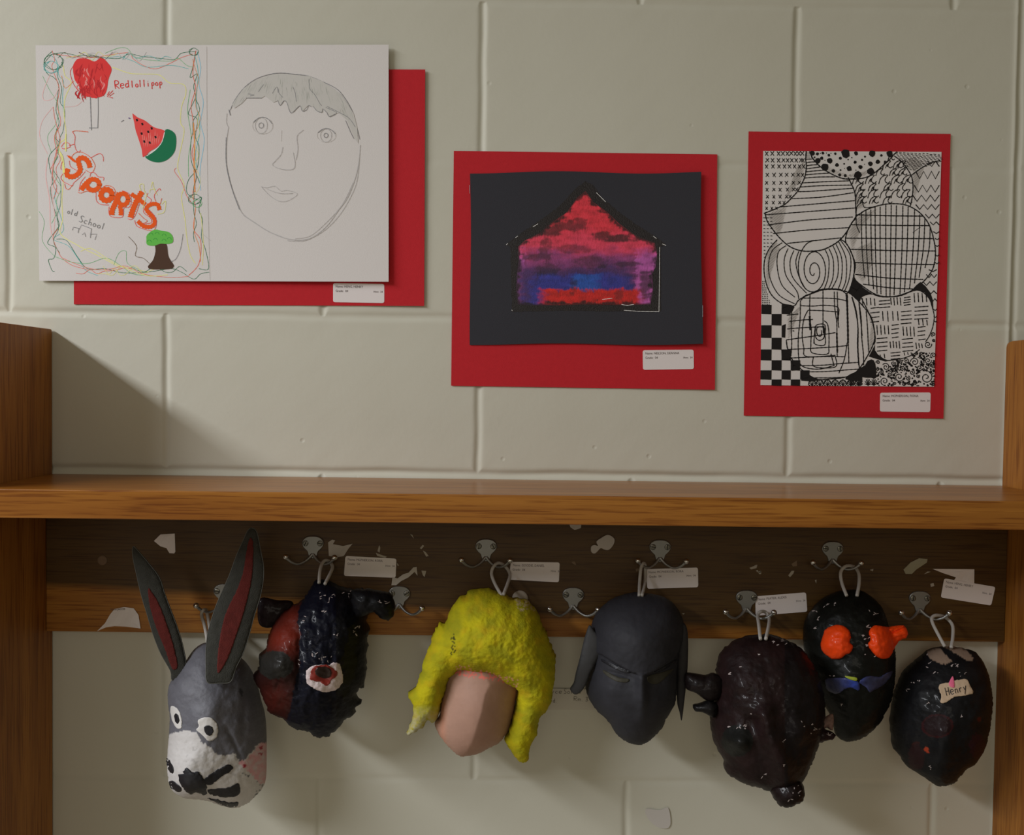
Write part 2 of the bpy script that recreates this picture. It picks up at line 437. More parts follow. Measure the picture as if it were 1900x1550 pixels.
def put_text(mb, s, c, x, y, h, m, dep, off=0.0003, right=False, wscale=1.0):
    """c = quad of the label, x,y = start of the baseline in label pixels, h = letter size in pixels"""
    vs, fs = text2d(s)
    Wd = math.hypot(c[1][0] - c[0][0], c[1][1] - c[0][1]); Hd = math.hypot(c[3][0] - c[0][0], c[3][1] - c[0][1])
    wmax = max(v[0] for v in vs) * h * wscale
    if right: x = x - wmax
    out = []
    for a, b in vs:
        u, v = quadmap(c, (x + a * h * wscale) / Wd, (y - b * h) / Hd)
        out.append(W(u, v, dep(u, v) + off))
    mb.add(out, fs, m)
def name_label(mb, c, name, dep, dep_off=0.0003):
    P = round_quad(c, 0.055)
    pts, tris, b, e = fill(P, 4)
    n = len(pts)
    mb.add([W(u, v, dep(u, v) + dep_off) for u, v in pts], tris, M_LABEL)
    # a thin edge so that the sticker has body
    k = len(P); vs = [W(u, v, dep(u, v) + dep_off) for u, v in P] + [W(u, v, dep(u, v) + dep_off - 0.00025) for u, v in P]
    mb.add(vs, [[i, (i + 1) % k, k + (i + 1) % k, k + i] for i in range(k)], M_LABEL)
    put_text(mb, 'Name: ' + name, c, 4.5, 8.0, 6.0, M_TEXT, dep, dep_off + .00022, wscale=.9)
    put_text(mb, 'Grade:  04', c, 4.5, 16.2, 6.0, M_TEXT, dep, dep_off + .00022, wscale=.9)
    put_text(mb, 'Hrm:  34', c, 92, 16.5, 5.2, M_TEXT, dep, dep_off + .00022, right=True, wscale=.9)

# hand lettering: strokes in a unit box, y down, baseline at 1
GL = {
 'R': [[(0, 1), (0, 0), (.5, .05), (.6, .25), (.45, .45), (.05, .5), (.6, 1)]],
 'e': [[(.05, .7), (.55, .65), (.45, .42), (.15, .45), (.02, .75), (.2, 1), (.55, .92)]],
 'd': [[(.5, .5), (.2, .5), (.05, .75), (.2, 1), (.5, .85)], [(.55, .1), (.55, 1)]],
 'l': [[(.15, 0), (.15, 1)]], 'i': [[(.15, .45), (.15, 1)], [(.15, .2), (.17, .25)]],
 'o': [[(.3, .5), (.08, .6), (.05, .85), (.25, 1), (.5, .85), (.48, .6), (.3, .5)]],
 'p': [[(.1, .5), (.1, 1.4)], [(.1, .55), (.4, .48), (.55, .65), (.45, .85), (.1, .92)]],
 'S': [[(.6, .1), (.3, .0), (.08, .2), (.3, .5), (.55, .75), (.35, 1), (.0, .95)]],
 'c': [[(.5, .55), (.25, .48), (.05, .75), (.2, 1), (.5, .95)]],
 'h': [[(.1, 0), (.1, 1)], [(.1, .65), (.35, .5), (.5, .65), (.5, 1)]],
 'H': [[(.05, 0), (.05, 1)], [(.6, 0), (.55, 1)], [(.05, .5), (.6, .48)]],
 'n': [[(.08, .5), (.1, 1)], [(.1, .6), (.35, .48), (.5, .65), (.5, 1)]],
 'r': [[(.1, .5), (.1, 1)], [(.1, .65), (.3, .48), (.5, .52)]],
 'y': [[(.05, .45), (.25, .9)], [(.55, .4), (.05, 1.4)]],
 'm': [[(.05, .5), (.05, 1)], [(.05, .6), (.2, .48), (.3, .65), (.3, 1)], [(.3, .62), (.45, .48), (.58, .65), (.58, 1)]],
 '3': [[(.05, .1), (.4, .05), (.5, .25), (.2, .48), (.5, .65), (.4, .95), (.05, .95)]],
 '.': [[(.1, .93), (.15, 1)]], 'a': [[(.5, .5), (.2, .5), (.05, .75), (.2, 1), (.5, .85)], [(.52, .5), (.55, 1)]],
 's': [[(.5, .5), (.2, .5), (.15, .68), (.45, .8), (.4, 1), (.05, .98)]],
}
def handwrite(put, s, p0, p1, h, adv=None):
    n = len(s); dx, dy = (p1[0] - p0[0]) / n, (p1[1] - p0[1]) / n; L = math.hypot(dx, dy); ux, uy = dx / L, dy / L
    for k, ch in enumerate(s):
        if ch not in GL: continue
        bx, by = p0[0] + dx * k, p0[1] + dy * k
        for st in GL[ch]:
            q = []
            for x, y in st:
                xx, yy = x * L * 1.25, (y - 1) * h
                q.append((bx + ux * xx - uy * yy, by + uy * xx + ux * yy))
            put(q)

# ================================================================== SETTING
def joint_axis(lo, hi, centres, half=0.010, fine=0.0011, coarse=0.012):
    xs = [lo]; x = lo
    while x < hi:
        d = min(abs(x - c) for c in centres)
        x += fine if d < half else min(coarse, max(fine, (d - half) * .5 + fine))
        xs.append(min(x, hi))
    return np.array(xs)
XC = 1.55; XJ = W(1889, 300).x   # the wall runs on past a caulked control joint
vcent = [X0 + .5 * i * BW for i in range(-9, 10)]
hcent = [Z0 - j * BH for j in range(-3, 11)]
gx = joint_axis(-2.3, XC, vcent + [XJ]); gz = joint_axis(0.0, Z0 + 2.2 * BH, hcent)
XX, ZZ = np.meshgrid(gx, gz)
row = np.floor((Z0 - ZZ) / BH).astype(int)
def vnoise(X, Z, s, seed):
    # cheap smooth noise made of sines
    return (np.sin(X * s + seed) + np.sin(Z * s * 1.3 + seed * 2.1) + np.sin((X + Z) * s * .7 + seed * .7) + np.sin((X - Z) * s * 1.9 + seed * 3.3)) / 4
xs_ = XX + 0.0009 * vnoise(XX, ZZ, 45, 1.0)
zs_ = ZZ + 0.0012 * vnoise(XX, ZZ, 28, 2.0)
par = np.where(row % 2 == 0, 0.0, 0.5)
k = (xs_ - X0) / BW - par
dv = (k - np.round(k)) * BW
j = (Z0 - zs_) / BH
dh = (j - np.round(j)) * BH
jr = np.round(j).astype(int)
hs = np.where(jr == 3, 0.0026, np.where(jr == 1, 0.0006, np.where(jr == 0, 0.0007, np.where(jr == 5, .0011, 0.0015)))) * (1 + .45 * vnoise(XX, ZZ, 17, 5.0))
hs[(jr == 1) & (XX > .3)] *= .8
gv = np.exp(-(np.abs(dv) / 0.0042) ** 2.2) * 0.0022 * (1 + .25 * vnoise(XX, ZZ, 22, 8.0))
gh = np.exp(-(np.abs(dh) / 0.0046) ** 2.2) * hs
blk = np.sin(np.round(k - .5) * 12.9898 + row * 78.233) * 43758.5453; blk = (blk - np.floor(blk) - .5) * 0.0007
dep = -np.maximum(np.maximum(gv, gh), .0030 * np.exp(-((XX - XJ - .0015 * vnoise(XX * 0, ZZ, 30, 4.)) / .0035) ** 2)) + .0016 * np.exp(-((XX - XJ + .006) / .003) ** 2) + blk * np.clip(np.minimum(np.abs(dv), np.abs(dh)) / .006, 0, 1) + 0.0003 * vnoise(XX, ZZ, 75, 3.0)
V = np.stack([XX, -dep, ZZ], -1).reshape(-1, 3)
nx_, nz_ = len(gx), len(gz)
me = bpy.data.meshes.new('wall_back')
idx = np.arange(nx_ * nz_).reshape(nz_, nx_)
FA = np.stack([idx[:-1, :-1], idx[:-1, 1:], idx[1:, 1:], idx[1:, :-1]], -1).reshape(-1, 4)
me.vertices.add(len(V)); me.vertices.foreach_set('co', V.ravel())
me.loops.add(FA.size); me.loops.foreach_set('vertex_index', FA.ravel())
me.polygons.add(len(FA)); me.polygons.foreach_set('loop_start', np.arange(0, FA.size, 4)); me.polygons.foreach_set('loop_total', np.full(len(FA), 4))
me.update(calc_edges=True); me.polygons.foreach_set('use_smooth', [True] * len(FA)); me.materials.append(M_WALL)
wb = bpy.data.objects.new('wall_back', me); COL.objects.link(wb); tag(wb, 'cream painted concrete block wall with raked mortar joints', kind='structure')

mb = MB(); box(mb, (-3.2, 0.05, -0.05), (3.2, -4.2, 0.0), mat('floor_tile', (0.30, 0.26, 0.20), rough=0.5, bump=0.1, var=0.1))
tag(mb.build('floor'), 'dull tan floor', kind='structure')

# ================================================================== COAT RACK (shelf, side panels, hook rail)
rack = thing('coat_rack', (0, 0, 0), 'wide golden oak coat rack with a shelf above a dark rail of grey double hooks', 'coat rack')
def side_panel(x0, x1, ztop, notch):
    mb = MB(); prof = []
    yf = -SD + 0.001; r = 0.012
    if notch:                    # rounded top back corner
        for a in range(5): t = a / 4 * math.pi / 2; prof.append((-0.0008 - r * .55 * (1 - math.sin(t)) , ztop - r * .45 * (1 - math.cos(t))))
        prof = [(-0.0008, ztop - .008), (-0.003, ztop - .003), (-0.008, ztop - 0.001), (-0.014, ztop)]
    else: prof = [(-0.0015, ztop - .001), (-0.003, ztop)]
    prof += [(yf + r, ztop), (yf + r * .3, ztop - r * .3), (yf, ztop - r), (yf, 0.0), (-0.0015, 0.0)]
    n = len(prof); vs = [(x0, y, z) for y, z in prof] + [(x1, y, z) for y, z in prof]
    fs = [list(range(n)), [n + i for i in range(n)][::-1]] + [[i, n + i, n + (i + 1) % n, (i + 1) % n] for i in range(n)]
    mb.add(vs, fs, M_OAKZ)
    o = mb.build('side_panel', rack)
    bv = o.modifiers.new('b', 'BEVEL'); bv.width = 0.0012; bv.segments = 2; bv.limit_method = 'ANGLE'
    return o
side_panel(XL - 0.0205, XL, ZC + 0.0709, False)
side_panel(XR, XR + 0.0175, W(1868, 634).z, True)
mb = MB(); box(mb, (XL + .0005, -0.0012, SZ - ST), (XR - .0005, -SD, SZ), M_OAKX, 0.0012)
tag(mb.build('shelf', rack))
zb_ = W(900, 1181, BD).z
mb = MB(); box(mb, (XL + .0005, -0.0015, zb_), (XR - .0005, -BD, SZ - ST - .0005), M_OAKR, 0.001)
depB = lambda u, v: BD
M_RES = mat('paper_residue', (0.42, 0.38, 0.32), rough=0.9); M_RES2 = mat('faint_residue', (0.20, 0.14, 0.09), rough=0.8)
def res_poly(o, s, pts, m=M_RES): blot(mb, T(*o, s, pts), m, depB, 0.0002, 6.0, smooth=False)
C6, C7, C8 = (480, 960), (940, 960), (1400, 960)
for pts in ([(885, 205), (893, 225), (888, 260), (872, 250)], [(860, 262), (880, 270), (940, 290), (930, 300), (870, 285)],
            [(1195, 392), (1230, 395), (1225, 415), (1218, 440), (1205, 425)], [(1183, 228), (1205, 203), (1215, 212), (1195, 235)],
            [(1205, 245), (1225, 255), (1248, 285), (1230, 290)], [(1112, 124), (1128, 130), (1140, 158)], [(1015, 335), (1030, 355), (1020, 358)]):
    res_poly(C6, 3.958, pts)
for pts in ([(1783, 372), (1842, 350), (1835, 374), (1795, 384)], [(1830, 392), (1845, 388), (1850, 402), (1840, 402)], [(1850, 412), (1868, 392), (1870, 415), (1860, 420)], [(1286, 708), (1308, 705), (1300, 716)]):
    res_poly(C7, 3.958, pts)
for pts in ([(475, 328), (500, 325), (512, 352), (490, 345)], [(948, 380), (985, 372), (980, 395), (950, 400)]): res_poly(C7, 3.958, pts, M_RES2)
for pts in ([(238, 410), (262, 378), (280, 378), (275, 396), (250, 424)], [(1195, 402), (1220, 383), (1242, 385), (1215, 396)], [(1240, 470), (1262, 464), (1268, 486), (1243, 492)],
            [(812, 372), (838, 365), (835, 382)], [(425, 445), (437, 440), (435, 468)], [(0, 340), (20, 335), (8, 355)], [(15, 385), (45, 380), (40, 395)]): res_poly(C8, 3.8, pts)
for pts in ([(260, 330), (298, 305), (300, 345), (270, 348)],): res_poly(C8, 3.8, pts, M_RES2)
rail = mb.build('hook_rail', rack); tag(rail, 'dark rail dotted with scraps of paper residue')
# countersunk screw plug low in the rail's left end
mb = MB(); p = W(190, 1040, BD)
tube(mb, [p + Vector((0, .002, 0)), p + Vector((0, -.0006, 0)), p + Vector((0, -.0011, 0))], [.0062, .0062, .0052], mat('plug_brown', (0.16, 0.10, 0.06), rough=.6), 20)
mb.build('screw_cap', rack)

# one hook, then copies
def make_hook():
    mb = MB()
    # plate outline in millimetres: x right, z up, screw line at z = 0
    half = [(0, 9.3), (5, 9.0), (9.5, 7.4), (12.8, 4.2), (14.0, 0), (13.0, -3.8), (10.2, -7.4), (7.2, -10.2), (6.0, -13.5), (5.0, -16.5), (2.4, -19.2), (0, -19.8)]
    pl = half + [(-x, z) for x, z in half[-2:0:-1]]
    pl = [(x / 1000, z / 1000) for x, z in pl]
    P = clean(spline(pl, .0012, True), .0004); n = len(P)
    vs = []
    for (sc, y) in ((1.0, 0.0), (1.0, -0.0016), (0.94, -0.0024)):
        for x, z in P: vs.append((x * sc, y, z * sc - (1 - sc) * .004))
    fs = []
    for r_ in range(2):
        for i in range(n):
            i2 = (i + 1) % n; fs.append([r_ * n + i, r_ * n + i2, (r_ + 1) * n + i2, (r_ + 1) * n + i])
    fs.append([2 * n + i for i in range(n)]); fs.append([i for i in range(n)][::-1])
    mb.add(vs, fs, M_STEEL)
    for s in (-1, 1):
        pth = spline3([(s * x / 1000, -y / 1000, z / 1000) for x, z, y in ((0.5, -14.5, 1.0), (4, -18.5, 3.2), (9, -22.5, 6.5), (16.5, -25.2, 10.5), (24, -22.4, 14.5), (29.5, -17.2, 17.0))], 7)
        rr = [.0026 - .0010 * min(1, i / 14) + .0006 * max(0, (i - 24) / 12) for i in range(len(pth))]
        tube(mb, pth, rr, M_STEEL, 12)
        sphere(mb, (s * .0309, -.0176, -.0152), .0037, M_BALL, 1.05, 1.0, 1.0)
    hook = mb.build('coat_hook', rack, smooth=True, origin=Vector((0, 0, 0)))
    hook.data.polygons.foreach_set('use_smooth', [len(p.vertices) < 6 for p in hook.data.polygons])
    screws = []
    for s in (-1, 1):
        mb = MB(); r = 0.0034; g = 0.00045
        N = 24; ring = [(r * 1.12 * math.cos(2 * math.pi * i / N), r * 1.12 * math.sin(2 * math.pi * i / N)) for i in range(N)]
        mb.add([(x, -.0025, z) for x, z in ring], [list(range(N))], M_DARK)
        for h in (-1, 1):
            arc = [(r * math.cos(a), h * g + h * (r - g) * math.sin(a)) for a in [math.pi * i / 12 for i in range(13)]]
            k = len(arc); vs = [(x, -.0024, z) for x, z in arc] + [(x * .97, -.0030, h * g + (z - h * g) * .97) for x, z in arc] + [(x * .6, -.0034, h * g + (z - h * g) * .6) for x, z in arc]
            fs = [[r2 * k + i, r2 * k + (i + 1) % k, (r2 + 1) * k + (i + 1) % k, (r2 + 1) * k + i] for r2 in range(2) for i in range(k)] + [[2 * k + i for i in range(k)]]
            mb.add(vs, fs, M_SCREW)
        sc = mb.build('screw', hook, origin=Vector((0, 0, 0))); sc.location = (s * .0093, 0, 0.0); sc.rotation_euler = (0, random.uniform(0, 3.1), 0)
        screws.append(sc)
    return hook, screws
hook0, screws0 = make_hook()
HOOKS = [(581, 1008), (902, 1013.5), (1224.5, 1015), (1544.5, 1018), (417, 1097), (741.5, 1101), (1063.5, 1103.5), (1385, 1108.5), (1706, 1110)]
for i, (u, v) in enumerate(HOOKS):
    if i == 0: h = hook0; scs = screws0
    else:
        h = hook0.copy(); COL.objects.link(h); h.parent = rack; scs = []
        for s_ in screws0:
            c = s_.copy(); COL.objects.link(c); c.parent = h; scs.append(c)
    h.location = W(u, v, BD)
    h['group'] = 'double coat hooks on the rail'
    for s_ in scs: s_.rotation_euler = (0, random.uniform(0, 3.1), 0)

# ================================================================== ARTWORK 1 : drawing and portrait on red
art1 = thing('mounted_drawing', W(430, 330, 0.002), 'wide white sheet of coloured doodles and a pencil face on red backing', 'artwork')
dR1 = lambda u, v: 0.0012 + 0.0022 * max(0, (u - 600) / 190) ** 2
mb = MB(); sheet(mb, ((137, 128), (789, 129), (787, 568), (137, 565)), M_RED, dR1); mb.build('backing_paper', art1)
def dW1(u, v): s = (u - 66) / 655; t = (v - 84) / 438; return 0.0030 + 0.0034 * s * s + 0.0012 * max(0, t) * s + 0.0010 * max(0, t)
mb = MB(); sheet(mb, ((66, 84), (721, 83), (721, 523), (73, 521)), M_WHITE, dW1, nu=48, nv=32)
Z1 = lambda pts: T(40, 60, 3.1, pts)
ord_ = [0.00012]
def nxt(): ord_[0] += 0.0000012; return ord_[0]
def rib(pts, w, m, **k): ribbon(mb, pts, w, m, dW1, nxt(), **k)
G1, G2, TE, RD, OR, YE, BR, PK, BL = ink(45, 95, 70), ink(95, 150, 105), ink(70, 150, 150), ink(190, 90, 75), ink(205, 120, 70), ink(195, 185, 115), ink(95, 80, 65), ink(198, 150, 150), ink(120, 165, 185)
PENC = ink(105, 105, 108); PENL = ink(148, 146, 146); PENF = ink(163, 160, 158)
# border lines traced from the sheet
lines = [
 (G1, 1.0, [(178, 108), (140, 145), (128, 190), (150, 240), (185, 260), (212, 300), (205, 380), (198, 450), (215, 520), (190, 600), (215, 640), (160, 710), (162, 780), (180, 860), (165, 900), (180, 990), (215, 1100), (205, 1130), (150, 1210), (195, 1240), (185, 1300), (155, 1310), (175, 1370), (190, 1375)]),
 (G1, 0.9, [(185, 120), (215, 130), (235, 170), (205, 240), (230, 320), (222, 400), (248, 450), (240, 560), (220, 610), (205, 700)]),
 (TE, 0.9, [(165, 130), (200, 165), (215, 250), (240, 280), (235, 380), (245, 470)]),
 (TE, 0.8, [(205, 880), (190, 950), (225, 1060), (240, 1140), (185, 1190), (270, 1230), (330, 1310), (370, 1370), (440, 1400)]),
 (G2, 0.7, [(120, 250), (160, 330), (210, 420), (200, 520), (150, 600), (170, 690)]),
 (YE, 1.3, [(240, 190), (250, 250), (285, 290), (250, 380), (245, 480), (255, 600), (215, 650), (235, 760), (240, 850), (232, 960), (235, 1080), (225, 1160), (330, 1230), (450, 1290), (560, 1350)]),
 (PK, 1.1, [(215, 320), (180, 380), (130, 390), (125, 340), (165, 240)]),
 (PK, 1.0, [(180, 430), (120, 510), (105, 600), (150, 700)]), (PK, 1.6, [(150, 720), (140, 830), (160, 960), (165, 1100), (175, 1170)]), (PK, 1.2, [(180, 740), (170, 900), (190, 1050), (185, 1150)]),
 (RD, 0.9, [(175, 105), (190, 160), (175, 200), (215, 320), (205, 420), (225, 520), (190, 600), (200, 710), (165, 790)]),
 (OR, 0.9, [(230, 250), (250, 320), (300, 280)]),
 (RD, 0.9, [(210, 1130), (180, 1180), (210, 1260), (235, 1300), (290, 1340), (380, 1365)]),
 (G1, 0.9, [(180, 125), (240, 118), (330, 135), (400, 130), (470, 145), (560, 150), (620, 125), (700, 140), (800, 150), (880, 155), (920, 120), (1000, 110)]),
 (RD, 0.9, [(190, 125), (300, 140), (420, 145), (500, 130), (620, 118), (640, 150), (700, 190), (770, 210), (850, 180), (920, 145), (985, 125)]),
 (G2, 0.8, [(480, 120), (560, 90), (610, 95), (650, 140), (740, 160), (860, 165), (900, 150), (950, 190), (990, 200)]),
 (TE, 0.8, [(490, 150), (560, 140), (640, 165), (720, 200), (860, 190), (960, 210)]),
 (YE, 1.2, [(520, 200), (620, 235), (700, 240), (790, 245), (850, 290), (930, 300), (945, 350), (920, 430), (915, 520), (935, 570), (905, 720), (900, 790), (935, 880), (920, 950), (940, 1080), (950, 1180), (970, 1280), (1000, 1330)]),
 (G1, 1.0, [(1000, 108), (985, 200), (970, 260), (1010, 240), (990, 310), (1000, 370), (985, 410), (960, 470), (1010, 500), (1000, 600), (1020, 660), (1010, 780), (960, 850), (950, 920), (1000, 960), (1035, 950), (1020, 1020), (1040, 1080), (1035, 1180), (1060, 1260), (1075, 1360), (1020, 1360)]),
 (RD, 1.1, [(1003, 105), (985, 230), (1000, 320), (975, 420), (985, 500), (995, 620), (980, 700), (1005, 820), (985, 930), (1000, 1010), (990, 1130), (1030, 1200), (1020, 1330), (960, 1400)]),
 (BL, 1.1, [(1010, 110), (1030, 200), (1020, 300), (1045, 400), (1030, 520), (1050, 620), (1030, 760), (1025, 830), (1030, 910)]),
 (TE, 0.9, [(995, 130), (1015, 230), (1005, 400), (1025, 560), (1000, 700), (1010, 790)]),
 (G2, 0.9, [(970, 330), (955, 450), (975, 600), (960, 720), (960, 830)]), (OR, 2.2, [(988, 520), (995, 640), (992, 760), (997, 920)]),
 (OR, 1.0, [(1000, 1010), (992, 1140), (1020, 1230), (1030, 1320)]),
 (RD, 0.9, [(890, 780), (880, 800), (920, 860), (950, 940), (985, 990)]),
 (G1, 0.9, [(200, 1190), (260, 1200), (320, 1290), (380, 1360), (480, 1360), (560, 1380), (640, 1385), (760, 1375), (860, 1360), (920, 1380), (990, 1420), (1030, 1390), (1080, 1380)]),
 (RD, 0.8, [(240, 1300), (330, 1340), (430, 1365), (520, 1360), (600, 1345), (700, 1390), (850, 1410), (960, 1405)]),
 (G2, 0.8, [(190, 1290), (280, 1320), (380, 1330), (490, 1300), (580, 1350), (640, 1390), (740, 1400)]), (YE, 1.1, [(340, 1260), (400, 1245), (490, 1300), (580, 1350), (720, 1400), (840, 1395)]),
 (G2, 0.7, [(530, 1340), (560, 1270), (600, 1260), (610, 1330), (690, 1370)]), (PENL, 0.6, [(1040, 1160), (1090, 1200)]), (YE, 1.0, [(1030, 1040), (1045, 1200), (1040, 1340)]),
 (PK, .8, [(245, 430), (320, 420), (370, 370)]), (G2, .6, [(100, 1030), (130, 1090), (120, 1200), (190, 1290)]),
]
for m, w, pts in lines: rib(Z1(pts), w, m)
rs = random.Random(3)
for n_ in range(16):             # the looser overlapping scribbles of the border
    m = rs.choice([G1, G2, TE, RD, YE, BR, OR, PENL]); q = []
    side = n_ % 4
    a = rs.uniform(0, .55); L = rs.uniform(.3, .45)
    for k_ in range(9):
        t = a + L * k_ / 8; j1 = rs.uniform(-28, 28)
        if side == 0: q.append((200 + j1, 130 + 1240 * t))
        elif side == 1: q.append((200 + 800 * t, 140 + j1))
        elif side == 2: q.append((1000 + j1, 130 + 1240 * t))
        else: q.append((200 + 800 * t, 1370 + j1))
    rib(Z1(q), rs.uniform(.6, .9), m)
for c_, m_ in (((185, 170, 45), G1), ((170, 200, 35), TE), ((990, 112, 22), G1), ((995, 960, 30), G1), ((1010, 985, 22), G2)):
    q = [(c_[0] + c_[2] * (1 + .3 * math.sin(a * 2.3)) * math.cos(a), c_[1] + c_[2] * math.sin(a)) for a in [i * .6 for i in range(20)]]
    rib(Z1(q), .8, m_)
# lollipop
LR, LRD, LRL = ink(178, 48, 48), ink(150, 34, 38), ink(196, 110, 108)
blot(mb, Z1([(330, 150), (380, 152), (420, 168), (460, 145), (500, 180), (518, 215), (500, 270), (490, 330), (470, 365), (420, 378), (380, 370), (345, 355), (330, 310), (305, 270), (295, 200), (310, 165)]), LR, dW1, nxt(), 10)
for n_ in range(60):
    cx, cy = rs.uniform(315, 485), rs.uniform(170, 350)
    rib(Z1([(cx, cy), (cx + rs.uniform(-18, 18), cy + rs.uniform(15, 35)), (cx + rs.uniform(-12, 12), cy + rs.uniform(40, 60))]), rs.uniform(1.2, 3), rs.choice([LRD, LR, LRL, LRD]) if cy < 300 else LRD, taper=True)
rib(Z1([(300, 190), (280, 230), (300, 300), (340, 350)]), .9, LR); rib(Z1([(345, 345), (350, 375), (400, 365), (430, 378), (480, 350)]), .9, LR)
rib(Z1([(330, 115), (350, 125), (385, 140), (430, 140), (470, 150)]), 1.2, BR)
rib(Z1([(395, 370), (398, 460), (402, 563)]), 1.3, PENC); rib(Z1([(440, 372), (441, 460), (438, 550), (388, 550)]), 1.2, PENC, smooth=False)
handwrite(lambda q: rib(Z1(q), 1.5, LR), 'Red lollipop'.replace(' ', '')[:3], (540, 325), (625, 315), 45)
handwrite(lambda q: rib(Z1(q), 1.5, LR), 'lollipop', (632, 318), (815, 305), 40)
rib(Z1([(525, 335), (492, 370), (525, 378)]), 1.3, LR, smooth=False); rib(Z1([(492, 362), (505, 340)]), 1.2, LR); rib(Z1([(505, 368), (532, 348)]), 1.0, LR)
# melon
blot(mb, Z1([(637, 466), (665, 488), (710, 508), (760, 545), (825, 568), (815, 610), (785, 655), (735, 688), (712, 715), (697, 718), (690, 670), (668, 600), (655, 560), (648, 520)]), ink(182, 62, 60), dW1, nxt(), 10)
for n_ in range(9): rib(Z1([(690 + n_ * 13, 560 + (n_ % 3) * 18), (705 + n_ * 10, 665 - n_ * 3)]), .9, ink(200, 120, 115), taper=True)
blot(mb, Z1([(828, 560), (862, 565), (888, 600), (882, 680), (842, 730), (790, 748), (738, 738), (712, 712), (765, 682), (803, 640), (820, 600)]), ink(22, 92, 62), dW1, nxt(), 10)
rib(Z1([(718, 712), (770, 676), (806, 632), (822, 575)]), 1.2, ink(205, 190, 190))
for x, y in ((663, 505), (694, 528), (690, 583), (728, 573), (748, 553), (770, 603), (705, 629), (737, 635)): blot(mb, Z1([(x - 7, y - 6), (x + 4, y - 8), (x + 8, y + 5), (x - 2, y + 8)]), ink(25, 15, 18), dW1, nxt(), 10)
rib(Z1([(572, 515), (588, 505)]), 1.2, PENC); rib(Z1([(615, 492), (625, 496)]), 1.8, ink(90, 70, 110))
# SPORTS
Z2 = lambda pts: T(90, 230, 7.045, pts)
SO, SR = ink(205, 72, 22), ink(188, 62, 55)
def so(pts, w, m=SO, **k): rib(Z2(pts), w, m, step=1.2, **k)
so([(240, 412), (285, 440), (330, 480), (372, 500)], 4.5, taper=True)
so([(540, 572), (520, 500), (465, 448), (405, 452), (388, 490), (408, 560), (412, 610), (375, 660), (320, 688), (265, 685), (235, 650), (255, 585)], 9.0)
def ringp(cx, cy, rx, ry, rot=0): return [(cx + rx * math.cos(a + rot), cy + ry * math.sin(a + rot)) for a in [i * math.pi / 6 for i in range(12)]]
ribbon(mb, Z2(ringp(583, 795, 80, 72)), 8.6, SO, dW1, nxt(), step=1.2, closed=True); so([(540, 745), (480, 790), (425, 865)], 9)
ribbon(mb, Z2(ringp(757, 930, 72, 72)), 10, SO, dW1, nxt(), step=1.2, closed=True)
ribbon(mb, Z2(ringp(972, 985, 66, 75)), 8.5, SO, dW1, nxt(), step=1.2, closed=True); so([(925, 900), (880, 1020), (835, 1120), (825, 1190)], 9.5); so([(930, 1070), (945, 1130), (945, 1195)], 8)
so([(1225, 885), (1160, 990), (1110, 1100), (1070, 1225)], 10); so([(1080, 915), (1150, 965), (1210, 1010), (1265, 1055)], 7.5)
so([(1450, 1125), (1430, 1062), (1380, 1045), (1310, 1065), (1280, 1115), (1320, 1175), (1375, 1230), (1385, 1300), (1330, 1345), (1240, 1335), (1165, 1270)], 7.5)
for q in ([(300, 430), (340, 385), (395, 365), (460, 380), (550, 440), (600, 520), (605, 570), (560, 640), (480, 600)], [(270, 480), (290, 560), (375, 610)], [(190, 650), (160, 700), (190, 750), (260, 790), (310, 810), (330, 770), (420, 690), (480, 620)],
          [(310, 100), (345, 165), (340, 260), (360, 340), (400, 370), (415, 340)], [(310, 105), (360, 90), (520, 105)], [(165, 300), (210, 245), (265, 255), (280, 300), (205, 325), (170, 312)], [(265, 285), (335, 265)], [(550, 445), (640, 395), (690, 395), (715, 440), (715, 490)],
          [(210, 780), (225, 840), (265, 855), (310, 800)], [(180, 490), (160, 560), (165, 600)], [(385, 890), (420, 905), (500, 880), (600, 895), (650, 870)], [(480, 690), (420, 770), (395, 880)], [(540, 690), (555, 640), (600, 640), (650, 690), (720, 700), (715, 740)],
          [(620, 900), (625, 1000), (680, 1050), (790, 1060)], [(690, 840), (760, 805), (840, 830), (875, 900), (860, 980)], [(790, 1080), (790, 1170), (830, 1215), (965, 1215), (985, 1100), (1050, 1090), (1080, 1020), (1060, 920), (960, 870)],
          [(1125, 1260), (1150, 1330), (1230, 1370), (1370, 1395), (1410, 1290), (1380, 1200), (1310, 1120)], [(1175, 1165), (1240, 1230), (1290, 1270), (1240, 1300)], [(1035, 1240), (1080, 1250), (1130, 1200), (1190, 1040)],
          [(1300, 905), (1285, 940), (1340, 990), (1320, 1050)], [(1465, 870), (1450, 845), (1400, 900), (1380, 950), (1400, 1010)], [(1480, 970), (1460, 1050)], [(1250, 1090), (1245, 1160), (1330, 1230), (1340, 1290), (1240, 1310)]):
    so(q, .9, SR if rs.random() < .7 else SO)
for q in ([(1210, 880), (1190, 800), (1240, 790), (1250, 870), (1290, 940)], [(1340, 830), (1360, 760), (1380, 850), (1420, 930)], [(1320, 900), (1330, 860), (1400, 850)], [(1480, 1050), (1530, 1010), (1510, 1150), (1420, 1180)], [(1280, 920), (1240, 1080), (1220, 1100)]): so(q, .9, YE)
so([(140, 360), (180, 430), (200, 560), (205, 640)], 2.4, YE); so([(225, 130), (225, 360)], 2.2, YE)
